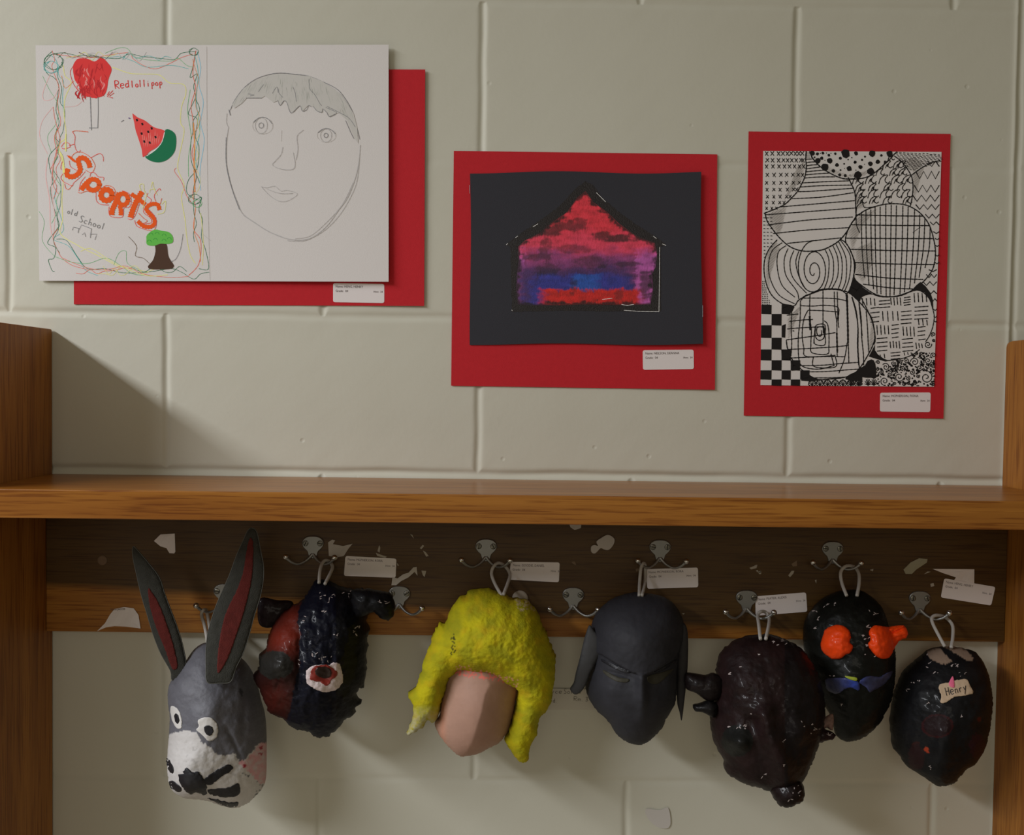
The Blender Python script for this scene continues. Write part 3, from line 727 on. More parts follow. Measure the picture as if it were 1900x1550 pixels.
# old school
handwrite(lambda q: rib(Z2(q), 1.1, PENC), 'old', (240, 1170), (375, 1210), 75)
handwrite(lambda q: rib(Z2(q), 1.1, PENC), 'School', (395, 1275), (745, 1395), 85)
for q in ([(310, 1390), (325, 1350), (395, 1365), (385, 1425)], [(400, 1380), (430, 1320), (560, 1370), (545, 1490)], [(440, 1450), (470, 1420), (485, 1475)], [(540, 1440), (630, 1440), (605, 1515)]): rib(Z2(q), 1.0, PENC, smooth=False)
# tree
blot(mb, Z1([(772, 1212), (830, 1215), (845, 1290), (876, 1352), (800, 1364), (725, 1356), (756, 1310), (770, 1260)]), ink(62, 44, 34), dW1, nxt(), 10)
blot(mb, Z1([(722, 1165), (765, 1135), (805, 1142), (848, 1150), (870, 1178), (868, 1210), (838, 1218), (800, 1216), (762, 1228), (722, 1222), (718, 1190)]), ink(80, 150, 62), dW1, nxt(), 10)
for x, y in ((745, 1165), (780, 1160), (820, 1170), (850, 1190), (770, 1195), (735, 1205), (820, 1200)):
    rib(Z1([(x - 12, y), (x - 4, y - 10), (x + 8, y - 6), (x + 12, y + 4)]), .9, ink(40, 115, 50))
rib(Z1([(615, 1175), (660, 1230), (655, 1285), (700, 1300), (735, 1330)]), .8, BR); rib(Z1([(928, 1160), (915, 1240), (890, 1300), (860, 1320)]), .8, PENC)
# fold line in the sheet
rib([(383, 86), (384, 300), (389, 520)], .7, PENF)
# portrait
Z3 = lambda pts: T(380, 60, 2.8705, pts)
def pen(pts, w=.9, m=PENL, **k): rib(Z3(pts), w, m, **k)
pen([(135, 415), (160, 360), (210, 295), (270, 250), (340, 225), (400, 217), (470, 222), (550, 233), (620, 260), (700, 300), (745, 350), (785, 420), (805, 490), (825, 570)], 1.0, PENC)
pen([(128, 412), (136, 442)], 1.4, PENC); pen([(118, 430), (115, 480), (128, 510)], .8)
pen([(125, 510), (115, 580), (112, 660), (120, 740), (140, 820), (170, 900), (200, 965), (260, 1010), (330, 1055), (400, 1088), (470, 1105), (540, 1103), (600, 1075), (660, 1020), (710, 950), (760, 880), (800, 780), (820, 690), (828, 600)], 1.2, PENL)
pen([(114, 560), (113, 680), (125, 760), (150, 850), (185, 945)], 1.5, PENC); pen([(205, 975), (280, 1025), (340, 1062), (410, 1090)], 1.3, PENL)
pen([(440, 1110), (520, 1112), (580, 1090), (650, 1045), (720, 970), (775, 880), (810, 790), (824, 660)], .9)
pen([(480, 1100), (560, 1085), (640, 1020), (730, 920), (790, 800)], .8)
Z4 = lambda pts: T(400, 120, 6.552, pts)
HSH, HSH2 = ink(150, 150, 146), ink(133, 134, 129)
hair = [(200, 490), (250, 410), (340, 290), (440, 215), (560, 160), (700, 115), (850, 110), (1020, 130), (1140, 140), (1290, 200), (1420, 280), (1520, 360), (1620, 500), (1680, 600), (1720, 760), (1735, 960), (1690, 900), (1600, 680), (1500, 590), (1470, 590), (1385, 632), (1360, 580), (1300, 540), (1290, 580), (1240, 565), (1190, 515), (1120, 500), (1060, 565), (1025, 500), (940, 578), (905, 560), (870, 470), (830, 440), (790, 490), (755, 440), (700, 460), (640, 410), (600, 380), (560, 405), (380, 405), (320, 470), (230, 530)]
M_HAIR = ink(158, 156, 153)
blot(mb, Z4(hair), M_HAIR, dW1, nxt(), 12, smooth=False)
hp = [tuple(p) for p in hair]
for n_ in range(420):
    x, y = rs.uniform(200, 1740), rs.uniform(110, 620); lean = (x - 900) / 2200; L = rs.uniform(40, 130)
    x2, y2 = x + lean * L + (rs.uniform(-14, 14)) - (25 if x < 700 else 0), y + L
    if not (inside(hp, [x], [y])[0] and inside(hp, [x2], [y2])[0]): continue
    ribbon(mb, Z4([(x, y), (x2, y2)]), rs.uniform(.5, 1.1), HSH2 if (y > 280 and x < 800 and rs.random() < .6) or rs.random() < .2 else HSH, dW1, ord_[0] + 4e-6 + n_ * 1e-7, taper=True)
ord_[0] += 5e-5
for q in ([(760, 290), (775, 350), (820, 400)], [(755, 430), (785, 495), (830, 440), (865, 460), (905, 575), (940, 578), (1025, 500), (1055, 565), (1110, 545), (1130, 495), (1160, 510)], [(1190, 510), (1230, 560), (1290, 580), (1300, 535)], [(1310, 540), (1350, 580), (1385, 632), (1470, 590), (1430, 560), (1340, 520)],
          [(1140, 170), (1145, 290), (1210, 370), (1260, 460), (1290, 500)], [(1350, 505), (1500, 580), (1620, 650), (1700, 760)], [(1580, 680), (1640, 820), (1680, 900)], [(370, 405), (560, 405)], [(395, 355), (470, 370), (420, 380)], [(520, 330), (585, 240)], [(690, 350), (745, 270), (760, 340)], [(940, 270), (970, 350), (980, 450)]):
    rib(Z4(q), .9, PENC)
for (cx, cy, rx, ry), (ix, iy, ir, jr), pr in (((307, 497, 54, 44), (300, 496, 32, 42), 13), ((647, 549, 50, 36), (645, 549, 30, 35), 11)):
    ribbon(mb, Z3(ringp(cx, cy, rx, ry)), .7, PENF, dW1, nxt(), closed=True)
    ribbon(mb, Z3(ringp(ix, iy, ir, jr)), .8, PENL, dW1, nxt(), closed=True)
    ribbon(mb, Z3(ringp(ix, iy, pr, pr * 1.1)), .9, PENC, dW1, nxt(), closed=True)
    pen([(cx - rx * .9, cy - ry * .4), (cx - rx * .4, cy - ry * .9), (cx + rx * .1, cy - ry * 1.02), (cx + rx * .6, cy - ry * .75), (cx + rx * .95, cy - ry * .2)], 1.1, PENC)
pen([(415, 610), (405, 650), (375, 685), (360, 705), (385, 722), (430, 732), (470, 728), (480, 700), (470, 640)], .9)
pen([(525, 520), (495, 545), (490, 570), (495, 620), (485, 680)], .9); pen([(408, 520), (405, 580)], .6, PENF)
pen([(300, 822), (330, 828), (372, 820), (405, 845), (440, 842), (492, 860), (460, 888), (420, 902), (380, 893), (340, 865), (300, 822)], .7); pen([(330, 835), (400, 858), (470, 858)], .7)
mb.build('drawing_sheet', art1, origin=W(395, 300, 0.004))
mb = MB(); name_label(mb, ((618, 525.5), (713, 527), (713, 562.5), (618, 561)), 'HENG, HENRY', dR1); mb.build('name_label', art1)

# ================================================================== ARTWORK 2 : house painting
art2 = thing('mounted_painting', W(1086, 500, 0.002), 'red and purple house shape painted on black paper, mounted on red backing', 'artwork')
dR2 = lambda u, v: 0.0012 + 0.0010 * max(0, (u - 1150) / 180) ** 2
mb = MB(); sheet(mb, ((842, 280), (1331, 286.5), (1326.5, 723.5), (837, 716)), M_RED, dR2); mb.build('backing_paper', art2)
def dB2(u, v): s = (u - 872) / 430; return 0.0024 + 0.0042 * s ** 2 + 0.0008 * math.sin(s * 7)
def wav(u, v, s, t): return u + 1.5 * math.sin(t * 5 + s * 3), v + 2.2 * math.sin(s * 8.5 + 1.5) * (1 if t < .5 else .7)
mb = MB(); sheet(mb, ((872, 320), (1301, 320), (1303, 639), (873, 639)), M_BLACKP, dB2, nu=40, nv=24, edge=wav)
Z5 = lambda pts: T(820, 260, 3.2283, pts)
outl = [(860, 245), (905, 270), (960, 345), (1060, 430), (1170, 510), (1270, 570), (1345, 628), (1310, 640), (1312, 1030), (700, 1022), (420, 1030), (410, 640), (380, 628), (450, 575), (560, 500), (700, 400), (800, 290)]
OP = clean(spline(Z5(outl), 2.0, False) if False else [p for a_, b_ in zip(Z5(outl), Z5(outl)[1:] + Z5(outl)[:1]) for p in spline([a_, b_], 2.0)[:-1]], .5)
OP = [(u + 1.6 * noise.noise(Vector((u * .25, v * .25, 2))), v + 1.6 * noise.noise(Vector((u * .25, v * .25, 6)))) for u, v in OP]
blot(mb, OP, M_GLOSSBLACK, dB2, .0002, 8, smooth=False)
house = [(860, 305), (905, 370), (990, 430), (1060, 500), (1150, 565), (1200, 590), (1275, 615), (1290, 680), (1280, 760), (1260, 800), (1265, 900), (1250, 985), (1100, 990), (850, 985), (700, 990), (560, 990), (455, 985), (445, 900), (450, 800), (460, 720), (455, 640), (500, 600), (580, 560), (650, 500), (750, 430), (810, 345)]
def lerp3(a, b, t): return np.array(a) * (1 - t) + np.array(b) * t
def seg_dist(U, V, pl):
    d = np.full(len(U), 1e9); side = np.zeros(len(U))
    for (x1, y1), (x2, y2) in zip(pl[:-1], pl[1:]):
        L = (x2 - x1) ** 2 + (y2 - y1) ** 2; t = np.clip(((U - x1) * (x2 - x1) + (V - y1) * (y2 - y1)) / L, 0, 1)
        q = np.hypot(U - x1 - t * (x2 - x1), V - y1 - t * (y2 - y1)); sd = (x2 - x1) * (V - y1) - (y2 - y1) * (U - x1)
        k_ = q < d; d = np.where(k_, q, d); side = np.where(k_, np.sign(sd), side)
    return d, side
def sstep(a, b, x): t = max(0.0, min(1.0, (x - a) / (b - a))); return t * t * (3 - 2 * t)
def house_cols(pts):
    red, pink, pur, lil, dpur, blue, cyan, cr = (np.array(S(*c, .45)) for c in ((192, 38, 52), (178, 48, 72), (112, 46, 92), (140, 66, 128), (56, 32, 76), (28, 40, 118), (24, 66, 138), (158, 22, 20)))
    edge = [(p[0], p[1]) for p in house] + [house[0]]
    X = (pts[:, 0] - 820) * 3.2283; Y = (pts[:, 1] - 260) * 3.2283
    de, _ = seg_dist(X, Y, edge); out = []
    for x, y, d in zip(X, Y, de):
        n1 = noise.fractal(Vector((x / 150, y / 70, 1.0)), .9, 2.1, 4); n2 = noise.fractal(Vector((x / 55, y / 26, 7.0)), .9, 2.1, 4); n3 = noise.noise(Vector((x / 9, y / 30, 3.0)))
        yy = y + n1 * 38 + n3 * 10; xx = x + n2 * 40
        c = red * (1 - sstep(480, 640, yy)) + pink * sstep(480, 640, yy)
        t = sstep(625, 720, yy); c = c * (1 - t) + (lil if abs(xx - 830) > 330 else pur) * t
        t = sstep(715, 790, yy) * (1 - sstep(300, 400, abs(xx - 800))); c = c * (1 - t) + dpur * t
        t = sstep(795, 830, yy) * (1 - sstep(240, 360, abs(xx - 820))); c = c * (1 - t) + (blue * .8 + dpur * .2) * t
        t = sstep(805, 830, yy) * (1 - sstep(40, 110, abs(xx - 865))); c = c * (1 - t * .85) + cyan * t * .85
        t = sstep(885, 905, y + n3 * 14 + n2 * 16) * sstep(560, 640, xx) * (1 - sstep(1160, 1230, xx)); c = c * (1 - t) + cr * t
        t = 0.0
        for cx, cy, rx, ry, k in ((650, 540, 80, 38, .75), (760, 515, 100, 32, .7), (835, 490, 40, 38, .6), (1060, 588, 130, 24, .85), (965, 575, 70, 30, .75), (620, 650, 40, 70, .6), (790, 655, 110, 24, .45), (560, 705, 90, 20, .6), (900, 730, 100, 45, .5), (1110, 745, 80, 16, .5), (1215, 860, 40, 90, .7), (640, 780, 70, 40, .5), (790, 880, 26, 60, .55), (1060, 930, 30, 40, .45), (1040, 440, 26, 60, .5)):
            t = max(t, k * (1 - sstep(.35, 1.35, ((x - cx) / rx) ** 2 + ((y - cy) / ry) ** 2 + n2 * .75 + n3 * .3)))
        c = c * (1 - t) + np.array((.020, .014, .020)) * t
        t = (1 - sstep(4, 26, d + n2 * 22 + n3 * 10)) * .9; c = c * (1 - t) + np.array((.012, .008, .012)) * t
        c = c * .82 * (1 + .30 * n2 + .22 * n3)
        out.append(np.clip(c, .004, .9))
    return out
blot(mb, Z5(house), M_PAINT_PASTEL, dB2, .0003, 1.7, smooth=False, cols=house_cols)
WH = ink(190, 185, 185, .45)
for q in ([(385, 628), (395, 618)], [(440, 585), (455, 575)], [(545, 520), (575, 502)], [(925, 315), (980, 370)], [(1265, 575), (1285, 590)], [(1320, 622), (1343, 632)], [(1305, 640), (1303, 830), (1300, 1028)], [(1090, 1020), (1180, 1026), (1300, 1028)], [(418, 1018), (422, 1024)], [(960, 955), (1020, 948)], [(1075, 985), (1110, 990), (1150, 985)]):
    ribbon(mb, Z5(q), .8, WH, dB2, .0004)
for q in ([(165, 270), (166, 320)], [(1562, 990), (1562, 1060)]): ribbon(mb, Z5(q), .9, ink(120, 120, 125), dB2, .0007)
mb.build('painting_sheet', art2)
mb = MB(); name_label(mb, ((1192.5, 650), (1287, 649), (1287.5, 685), (1193, 686.5)), 'NEILSON, DEANNA', dR2); mb.build('name_label', art2)

# ================================================================== ARTWORK 3 : black and white pattern drawing
art3 = thing('mounted_pattern_drawing', W(1570, 510, 0.002), 'tall black and white ink drawing of patterned circles on red backing, near the right', 'artwork')
dR3 = lambda u, v: 0.0012 + 0.0008 * max(0, (u - 1600) / 160) ** 2
mb = MB(); sheet(mb, ((1389, 244), (1764, 248.5), (1750.5, 777), (1380, 771.5)), M_RED, dR3); mb.build('backing_paper', art3)
def dP3(u, v): s = (u - 1411) / 335; return 0.0020 + 0.0010 * s * s + .0004 * math.sin(v / 70)
QP = ((1416, 280), (1747, 282), (1733, 718), (1411, 715))
mb = MB(); sheet(mb, QP, M_WHITE, dP3, nu=24, nv=30)
IK = ink(22, 20, 20, .45); SH = ink(105, 102, 100, .40); SH2 = ink(128, 124, 122, .40)
A6 = lambda pts: T(1400, 270, 6.74, pts); A7 = lambda pts: T(1570, 270, 6.74, pts); A8 = lambda pts: T(1570, 500, 6.458, pts); A9 = lambda pts: T(1400, 500, 6.458, pts); A4 = lambda pts: T(1370, 230, 2.768, pts)
o3 = [0.0002]
def ib(pts, w=1.7, m=IK, **k):
    ribbon(mb, pts, w * (1.12 if m is IK else 1), m, dP3, .00022 if m is IK else (.00016 if m is SH else .00012), **k)
def iblot(pts, m=IK, **k):
    blot(mb, pts, m, dP3, .00022, 14, **k)
# pencil shading kept as its own grey marks, hatched
def hatch(poly, m, ang, gap, w, z=A4):
    p = z(poly); xs = [a[0] for a in p]; ys = [a[1] for a in p]; cx, cy = sum(xs) / len(xs), sum(ys) / len(ys); R = max(max(xs) - min(xs), max(ys) - min(ys))
    ca, sa = math.cos(ang), math.sin(ang); t = -R
    while t < R:
        run = None
        for k_ in range(-40, 41):
            s_ = k_ / 40 * R; x, y = cx + ca * s_ - sa * t, cy + sa * s_ + ca * t
            if inside(p, [x], [y])[0]:
                if run is None: run = (x, y)
                last = (x, y)
            elif run is not None:
                if math.hypot(last[0] - run[0], last[1] - run[1]) > 1: ib([run, last], w, m, taper=True, step=6)
                run = None
        t += gap
for pl in ([(150, 460), (250, 420), (230, 520), (210, 580), (160, 520)], [(140, 720), (150, 640), (200, 600), (215, 640), (170, 760), (160, 860), (140, 800)], [(560, 560), (620, 470), (720, 430), (640, 520), (600, 620), (600, 720), (580, 640)],
           [(600, 640), (690, 600), (700, 700), (640, 820), (600, 770)], [(640, 900), (700, 1000), (700, 1120), (660, 1180), (680, 1040)], [(250, 1000), (330, 920), (300, 1000), (255, 1120)], [(430, 200), (560, 260), (700, 230), (640, 270), (560, 280), (460, 250)], [(890, 260), (960, 210), (930, 300), (900, 420)],
           [(230, 400), (330, 280), (345, 190), (300, 220), (250, 350)], [(590, 330), (600, 440), (660, 430), (620, 360)], [(840, 190), (900, 250), (960, 200), (900, 170)]):
    hatch(pl, SH2, -.9, 1.6, 1.5)
    hatch(pl, SH, -.7, 3.6, .9)
# X field
for r_, (y, xs) in enumerate(((100, (150, 222, 300, 355, 410, 460, 510, 555, 598)), (185, (160, 225, 300, 360, 412, 465, 520, 580, 605)), (262, (150, 230, 305, 375, 438, 500, 560, 615)), (368, (160, 245, 330, 402, 480, 548, 600)),
                          (468, (150, 240, 330, 400, 485, 560)), (552, (155, 240, 318, 412, 490, 530)), (640, (160, 240, 320, 400, 445)), (715, (150, 235, 315, 370)), (785, (150, 215, 270)))):
    for x in xs:
        s_ = 27 - r_; a, b = rs.uniform(-5, 5), rs.uniform(-5, 5)
        ib(A6([(x - s_ * .8 + a, y - s_), (x + s_ * .8, y + s_ + b)]), 1.3); ib(A6([(x + s_ * .8, y - s_ + a), (x - s_ * .8 + b, y + s_)]), 1.3)
ib(A6([(645, 70), (640, 180), (648, 250), (635, 370), (600, 460), (540, 570), (470, 650), (380, 735), (270, 790), (170, 830), (115, 850)]), 1.9)
ib(A6([(690, 70), (710, 130), (750, 190), (800, 245), (870, 300), (950, 350), (1060, 400), (1150, 420), (1250, 418)]), 2.0)
ib(A6([(1170, 400), (1210, 480), (1245, 560), (1262, 640), (1265, 760), (1265, 900), (1215, 970), (1160, 1070), (1070, 1180), (970, 1250), (850, 1305), (720, 1322), (600, 1320), (480, 1285), (380, 1220), (290, 1130), (220, 1040), (160, 950), (130, 850)]), 2.0)
for a, b, c in (((640, 172), (700, 170), (740, 168)), ((645, 215), (700, 208), (755, 205)), ((648, 255), (710, 245), (790, 240)), ((650, 292), (740, 280), (822, 268)), ((645, 330), (750, 318), (870, 308)), ((635, 368), (780, 355), (930, 345)), ((620, 408), (800, 395), (1005, 392)),
                ((600, 468), (850, 455), (1190, 442)), ((575, 520), (850, 502), (1210, 495)), ((545, 578), (750, 570), (1230, 535)), ((470, 665), (850, 645), (1240, 590)), ((330, 768), (800, 728), (1255, 690)), ((130, 868), (700, 825), (1260, 782)), ((180, 992), (700, 930), (1230, 895)), ((230, 1102), (700, 1055), (1190, 1028)), ((410, 1225), (750, 1190), (1090, 1155))):
    ib(A6([a, b, c]), 1.6)
for r_ in range(6):
    for x in (650, 675, 705):
        if 90 + r_ * 16 < 165: ib(A6([(x, 85 + r_ * 16), (x + 12, 86 + r_ * 16)]), 1.0)
# dots (upper arc)
for x, y, r in ((725, 95, 32), (790, 190, 36), (785, 105, 20), (840, 160, 22), (750, 148, 12), (880, 270, 48), (855, 95, 18), (940, 190, 36), (930, 122, 18), (1030, 245, 24), (985, 318, 23), (1065, 368, 20), (1140, 100, 56), (1010, 102, 16), (1072, 160, 20), (1075, 308, 12), (1135, 378, 20), (1185, 290, 34), (1270, 98, 26),
                (1290, 370, 48), (1258, 210, 20), (1120, 230, 11), (1170, 178, 8), (1215, 152, 8), (1325, 270, 26), (1345, 180, 14), (900, 95, 7), (955, 98, 7), (880, 185, 6), (1125, 288, 6), (1270, 308, 6), (1195, 372, 6), (825, 98, 7)):
    dot(mb, *A6([(x, y)])[0], r / 6.74, IK, dP3, .00023)
for x, y, r in ((325, 100, 42), (440, 125, 16), (235, 140, 13), (72, 152, 7), (25, 175, 8), (196, 180, 10), (110, 210, 18), (303, 228, 30), (395, 205, 28), (228, 235, 6), (175, 268, 24), (120, 308, 7), (305, 325, 46), (145, 370, 44), (545, 105, 42), (485, 205, 16), (40, 290, 30)):
    dot(mb, *A7([(x, y)])[0], r / 6.74, IK, dP3, .00023)
ib(A7([(0, 418), (140, 418), (260, 395), (370, 330), (450, 260), (530, 190), (600, 110), (640, 78)]), 1.8)
# dashes top right
for r_ in range(14):
    y = 85 + r_ * 17
    for x in np.arange(615 + max(0, r_ - 1) * 16, 1180 - max(0, r_ - 5) * 48, 48):
        yy = y + (x - 620) * .05 + rs.uniform(-3, 3)
        ib(A7([(x + rs.uniform(-5, 5), yy), (x + 30, yy + 4)]), 1.1)
ib(A7([(600, 130), (680, 190), (740, 260), (800, 350), (830, 440), (835, 560), (820, 680), (800, 760)]), 1.8)
ib(A7([(1180, 190), (1080, 210), (980, 260), (900, 310), (820, 370)]), 1.8)
# zigzags
for y0, x0, amp, n_ in ((230, 1020, 60, 3), (370, 870, 85, 6), (540, 850, 80, 6), (660, 830, 70, 6), (770, 870, 55, 6), (885, 990, 45, 4), (975, 1050, 36, 3), (1090, 1090, 22, 2), (1170, 1110, 14, 2), (1255, 1110, 14, 2), (1375, 1110, 18, 2), (1470, 1105, 22, 2)):
    q = [(x0 + i * (1165 - x0) / (n_), y0 + (amp * .55 if i % 2 else -amp * .55)) for i in range(n_ + 1)]
    ib(A7(q), 1.9, smooth=False)
for y0, x0, amp, n_ in ((15, 990, 25, 2), (80, 960, 40, 4), (170, 920, 45, 4), (275, 980, 35, 3), (365, 1020, 30, 3), (485, 1045, 20, 2), (570, 1050, 15, 2), (625, 1055, 10, 2)):
    ib(A8([(x0 + i * (1085 - x0) / n_, y0 + (amp * .5 if i % 2 else -amp * .5)) for i in range(n_ + 1)]), 1.9, smooth=False)
# waves
ib(A7([(125, 830), (140, 760), (200, 715), (230, 775), (330, 770)]), 1.5)
for row_, (y, xs, sz) in enumerate(((150, (560,), .7), (235, (510, 640, 700), 1.0), (330, (420, 590, 700), .9), (420, (140, 300, 470, 620, 760), 1.15), (520, (170, 330, 520, 690), 1.0), (600, (180, 330, 480, 620, 750), 1.1), (680, (190, 340, 510, 760), .95))):
    for x in xs:
        q = [(x - 55 * sz, y + 55 * sz), (x - 35 * sz, y - 5 * sz), (x + 5 * sz, y - 38 * sz), (x + 45 * sz, y - 42 * sz), (x + 20 * sz, y - 10 * sz), (x + 15 * sz, y + 25 * sz), (x + 45 * sz, y + 45 * sz), (x + 70 * sz, y + 25 * sz)]
        ib(A7(q), 1.5)
        if rs.random() < .7: ib(A7([(x - 20 * sz, y + 50 * sz), (x - 5 * sz, y + 15 * sz), (x + 8 * sz, y - 5 * sz), (x + 5 * sz, y + 35 * sz)]), 1.3)
# big grid circle
ib(A4([(605, 475), (660, 440), (740, 415), (810, 410), (870, 420), (930, 455), (975, 510), (1000, 580), (1012, 660), (1000, 740), (960, 800), (900, 850), (840, 880), (780, 888), (710, 878), (640, 835), (595, 790), (600, 720), (570, 640), (550, 600), (565, 540), (605, 475)]), 1.9)
for x, y0, y1, bx in ((605, 480, 560, -2), (632, 455, 790, -2), (655, 445, 830, -3), (680, 440, 850, -3), (702, 425, 872, -2), (728, 425, 875, 0), (757, 415, 885, 0), (785, 415, 885, 3), (812, 418, 880, 5), (845, 420, 875, 5), (872, 425, 865, 6), (905, 440, 850, 8), (932, 465, 820, 8), (958, 485, 790, 8), (985, 530, 740, 5)):
    ib(A4([(x, y0), (x - bx, (y0 + y1) / 2), (x - bx * 2 + (x - 780) * -.08, y1)]), 1.6)
for y, x0, x1, c in ((470, 605, 950, 3), (520, 580, 985, 2), (588, 550, 1005, 1), (648, 570, 1012, 4), (717, 600, 1010, 5), (785, 600, 950, 12), (835, 640, 920, 12)):
    ib(A4([(x0, y - c), ((x0 + x1) / 2, y + c * .6), (x1, y + c * 1.2)]), 1.8)
ib(A4([(895, 558), (935, 530)]), .8)
# spiral circle
ib(A4([(200, 595), (160, 640), (135, 700), (133, 770), (150, 840), (180, 890), (230, 925), (285, 935), (310, 905), (360, 878), (430, 850), (520, 850), (560, 870), (590, 790), (595, 720), (580, 660), (550, 610), (520, 592)]), 1.8)
for k_, q in enumerate(([(225, 610), (175, 650), (155, 720), (165, 800), (210, 880), (290, 925)], [(245, 625), (205, 660), (200, 740), (225, 830), (290, 890)], [(255, 640), (235, 700), (245, 780), (300, 860), (310, 900)], [(285, 650), (265, 710), (280, 790), (350, 870)], [(310, 655), (295, 710), (310, 780), (345, 850)],
                        [(445, 645), (465, 700), (460, 790), (440, 850)], [(465, 640), (487, 700), (485, 790), (462, 850)], [(485, 625), (510, 690), (510, 780), (478, 850)], [(500, 615), (530, 690), (530, 790), (510, 855)], [(515, 605), (552, 690), (552, 800), (530, 860)], [(525, 598), (575, 680), (570, 790), (545, 860)])):
    ib(A4(q), 1.5)
sp = [(385 + (6 + 5.5 * a) * .86 * math.cos(a + .5), 762 - a * 1.2 + (6 + 5.5 * a) * 1.45 * math.sin(a + .5)) for a in [i * .42 for i in range(0, 41)]]
ib(A4(sp), 1.6)
# lower left dashes
for r_ in range(15):
    for x in (108, 150, 195, 235)[:3 if r_ < 9 else 1]:
        if r_ * 1.0 < 12: ib(A6([(x + r_ * .8, 905 + r_ * 45), (x + 28, 907 + r_ * 45)]), 1.3)
for r_ in range(12):
    for x in (95, 115, 135, 155, 175)[:2 + r_ // 3]: ib(A9([(x, 140 + r_ * 25), (x + rs.uniform(-4, 6), 155 + r_ * 25)]), 1.2)
# checkerboard
cx_ = [72, 205, 325, 435, 548, 660]; cy_ = [425, 535, 670, 820, 960, 1090, 1210, 1320, 1392]
for r_ in range(8):
    for c_ in range(5):
        if (r_ + c_) % 2: continue
        if c_ >= 2 and r_ == 0 and c_ > 2: continue
        if c_ == 2 and r_ in (2,): q = [(325, 675), (375, 655), (368, 820), (325, 815)]
        elif c_ >= 3 and r_ < 5: continue
        elif c_ == 4 and r_ < 6: continue
        else:
            x0_, x1_ = cx_[c_] + (12 - r_ * 2 if c_ == 0 else 0), cx_[c_ + 1]
            q = [(x0_, cy_[r_]), (x1_, cy_[r_]), (x1_ - 2, cy_[r_ + 1] + 4), (x0_ - 2, cy_[r_ + 1])]
        iblot(A9(q), smooth=False)
iblot(A9([(320, 960), (390, 965), (430, 1050), (438, 1090), (325, 1090)]), smooth=False)
iblot(A9([(430, 1080), (480, 1140), (545, 1210), (440, 1215)]), smooth=False)
iblot(A9([(550, 1215), (620, 1250), (730, 1310), (770, 1330), (690, 1345), (560, 1335)]), smooth=False)
iblot(A9([(325, 410), (440, 425), (480, 450), (445, 520), (330, 520)]), smooth=False)
# lower circle with square spiral
ib(A9([(560, 370), (600, 320), (700, 285), (820, 245), (960, 240), (1050, 255), (1130, 280), (1220, 355), (1290, 430), (1390, 560), (1430, 700), (1440, 830), (1400, 950), (1340, 1060), (1270, 1170), (1180, 1260), (1050, 1300), (900, 1315), (760, 1320), (640, 1260), (530, 1170), (430, 1050), (395, 950), (380, 850)]), 1.9)
for q in ([(560, 345), (830, 345), (1000, 355), (1110, 380)], [(555, 435), (700, 440), (830, 430), (990, 450), (1010, 520), (990, 600)], [(640, 490), (800, 495), (990, 510)], [(385, 550), (525, 535)], [(415, 625), (560, 608), (700, 600)], [(390, 715), (560, 700), (760, 690), (820, 690)], [(380, 845), (600, 815), (800, 785), (970, 758)],
          [(400, 960), (700, 945), (950, 930), (1130, 910)], [(440, 1062), (700, 1050), (900, 1045), (1080, 1048)], [(510, 1155), (800, 1150), (1010, 1130), (1250, 1115)], [(580, 1228), (850, 1225), (1100, 1205), (1255, 1195)], [(700, 1300), (900, 1300), (1100, 1290)],
          [(448, 460), (440, 700), (445, 900), (435, 1040)], [(550, 370), (545, 600), (525, 800), (525, 1000), (545, 1130), (620, 1180), (780, 1195), (960, 1150)], [(640, 490), (590, 600), (570, 780), (590, 940), (625, 1045), (970, 1030)], [(665, 300), (660, 450), (665, 600), (680, 730), (675, 900), (690, 1000), (870, 1015), (890, 930), (890, 750), (870, 650), (830, 615)],
          [(820, 250), (820, 450), (820, 680)], [(955, 265), (960, 450), (985, 650), (985, 850), (990, 1045)], [(990, 265), (1000, 600), (1010, 700)], [(1095, 290), (1110, 500), (1115, 750), (1125, 950), (1130, 1130)], [(1110, 880), (1075, 1080), (1010, 1245)], [(1165, 330), (1210, 500), (1240, 700), (1240, 950), (1255, 1180)], [(1250, 390), (1270, 600), (1290, 800)],
          [(710, 890), (720, 760), (740, 670), (840, 665), (845, 790), (840, 905), (730, 900), (712, 850)], [(730, 690), (728, 800), (770, 850), (830, 820), (835, 700), (750, 700), (755, 790), (800, 795), (800, 730)], [(705, 1050), (715, 1165), (965, 1170), (970, 1050)], [(915, 1010), (950, 1150)], [(455, 735), (475, 740)]):
    ib(A9(q), 1.6)
ib(A9([(1108, 300), (1110, 420), (1118, 700), (1120, 880)]), 3.0); ib(A9([(660, 560), (668, 730)]), 3.2); ib(A9([(1000, 500), (1000, 620)]), 2.6); ib(A9([(825, 680), (830, 770)]), 3.0); ib(A9([(985, 760), (992, 1000)]), 2.6)
for q in ([(180, 340), (250, 480), (310, 620), (345, 780), (345, 870), (330, 900)], [(70, 330), (120, 500), (140, 700), (135, 900), (150, 1150)], [(155, 400), (180, 600), (185, 800), (205, 1000), (210, 1150)], [(240, 500), (255, 700), (265, 900), (275, 1010)]): ib(A8(q), 1.7)
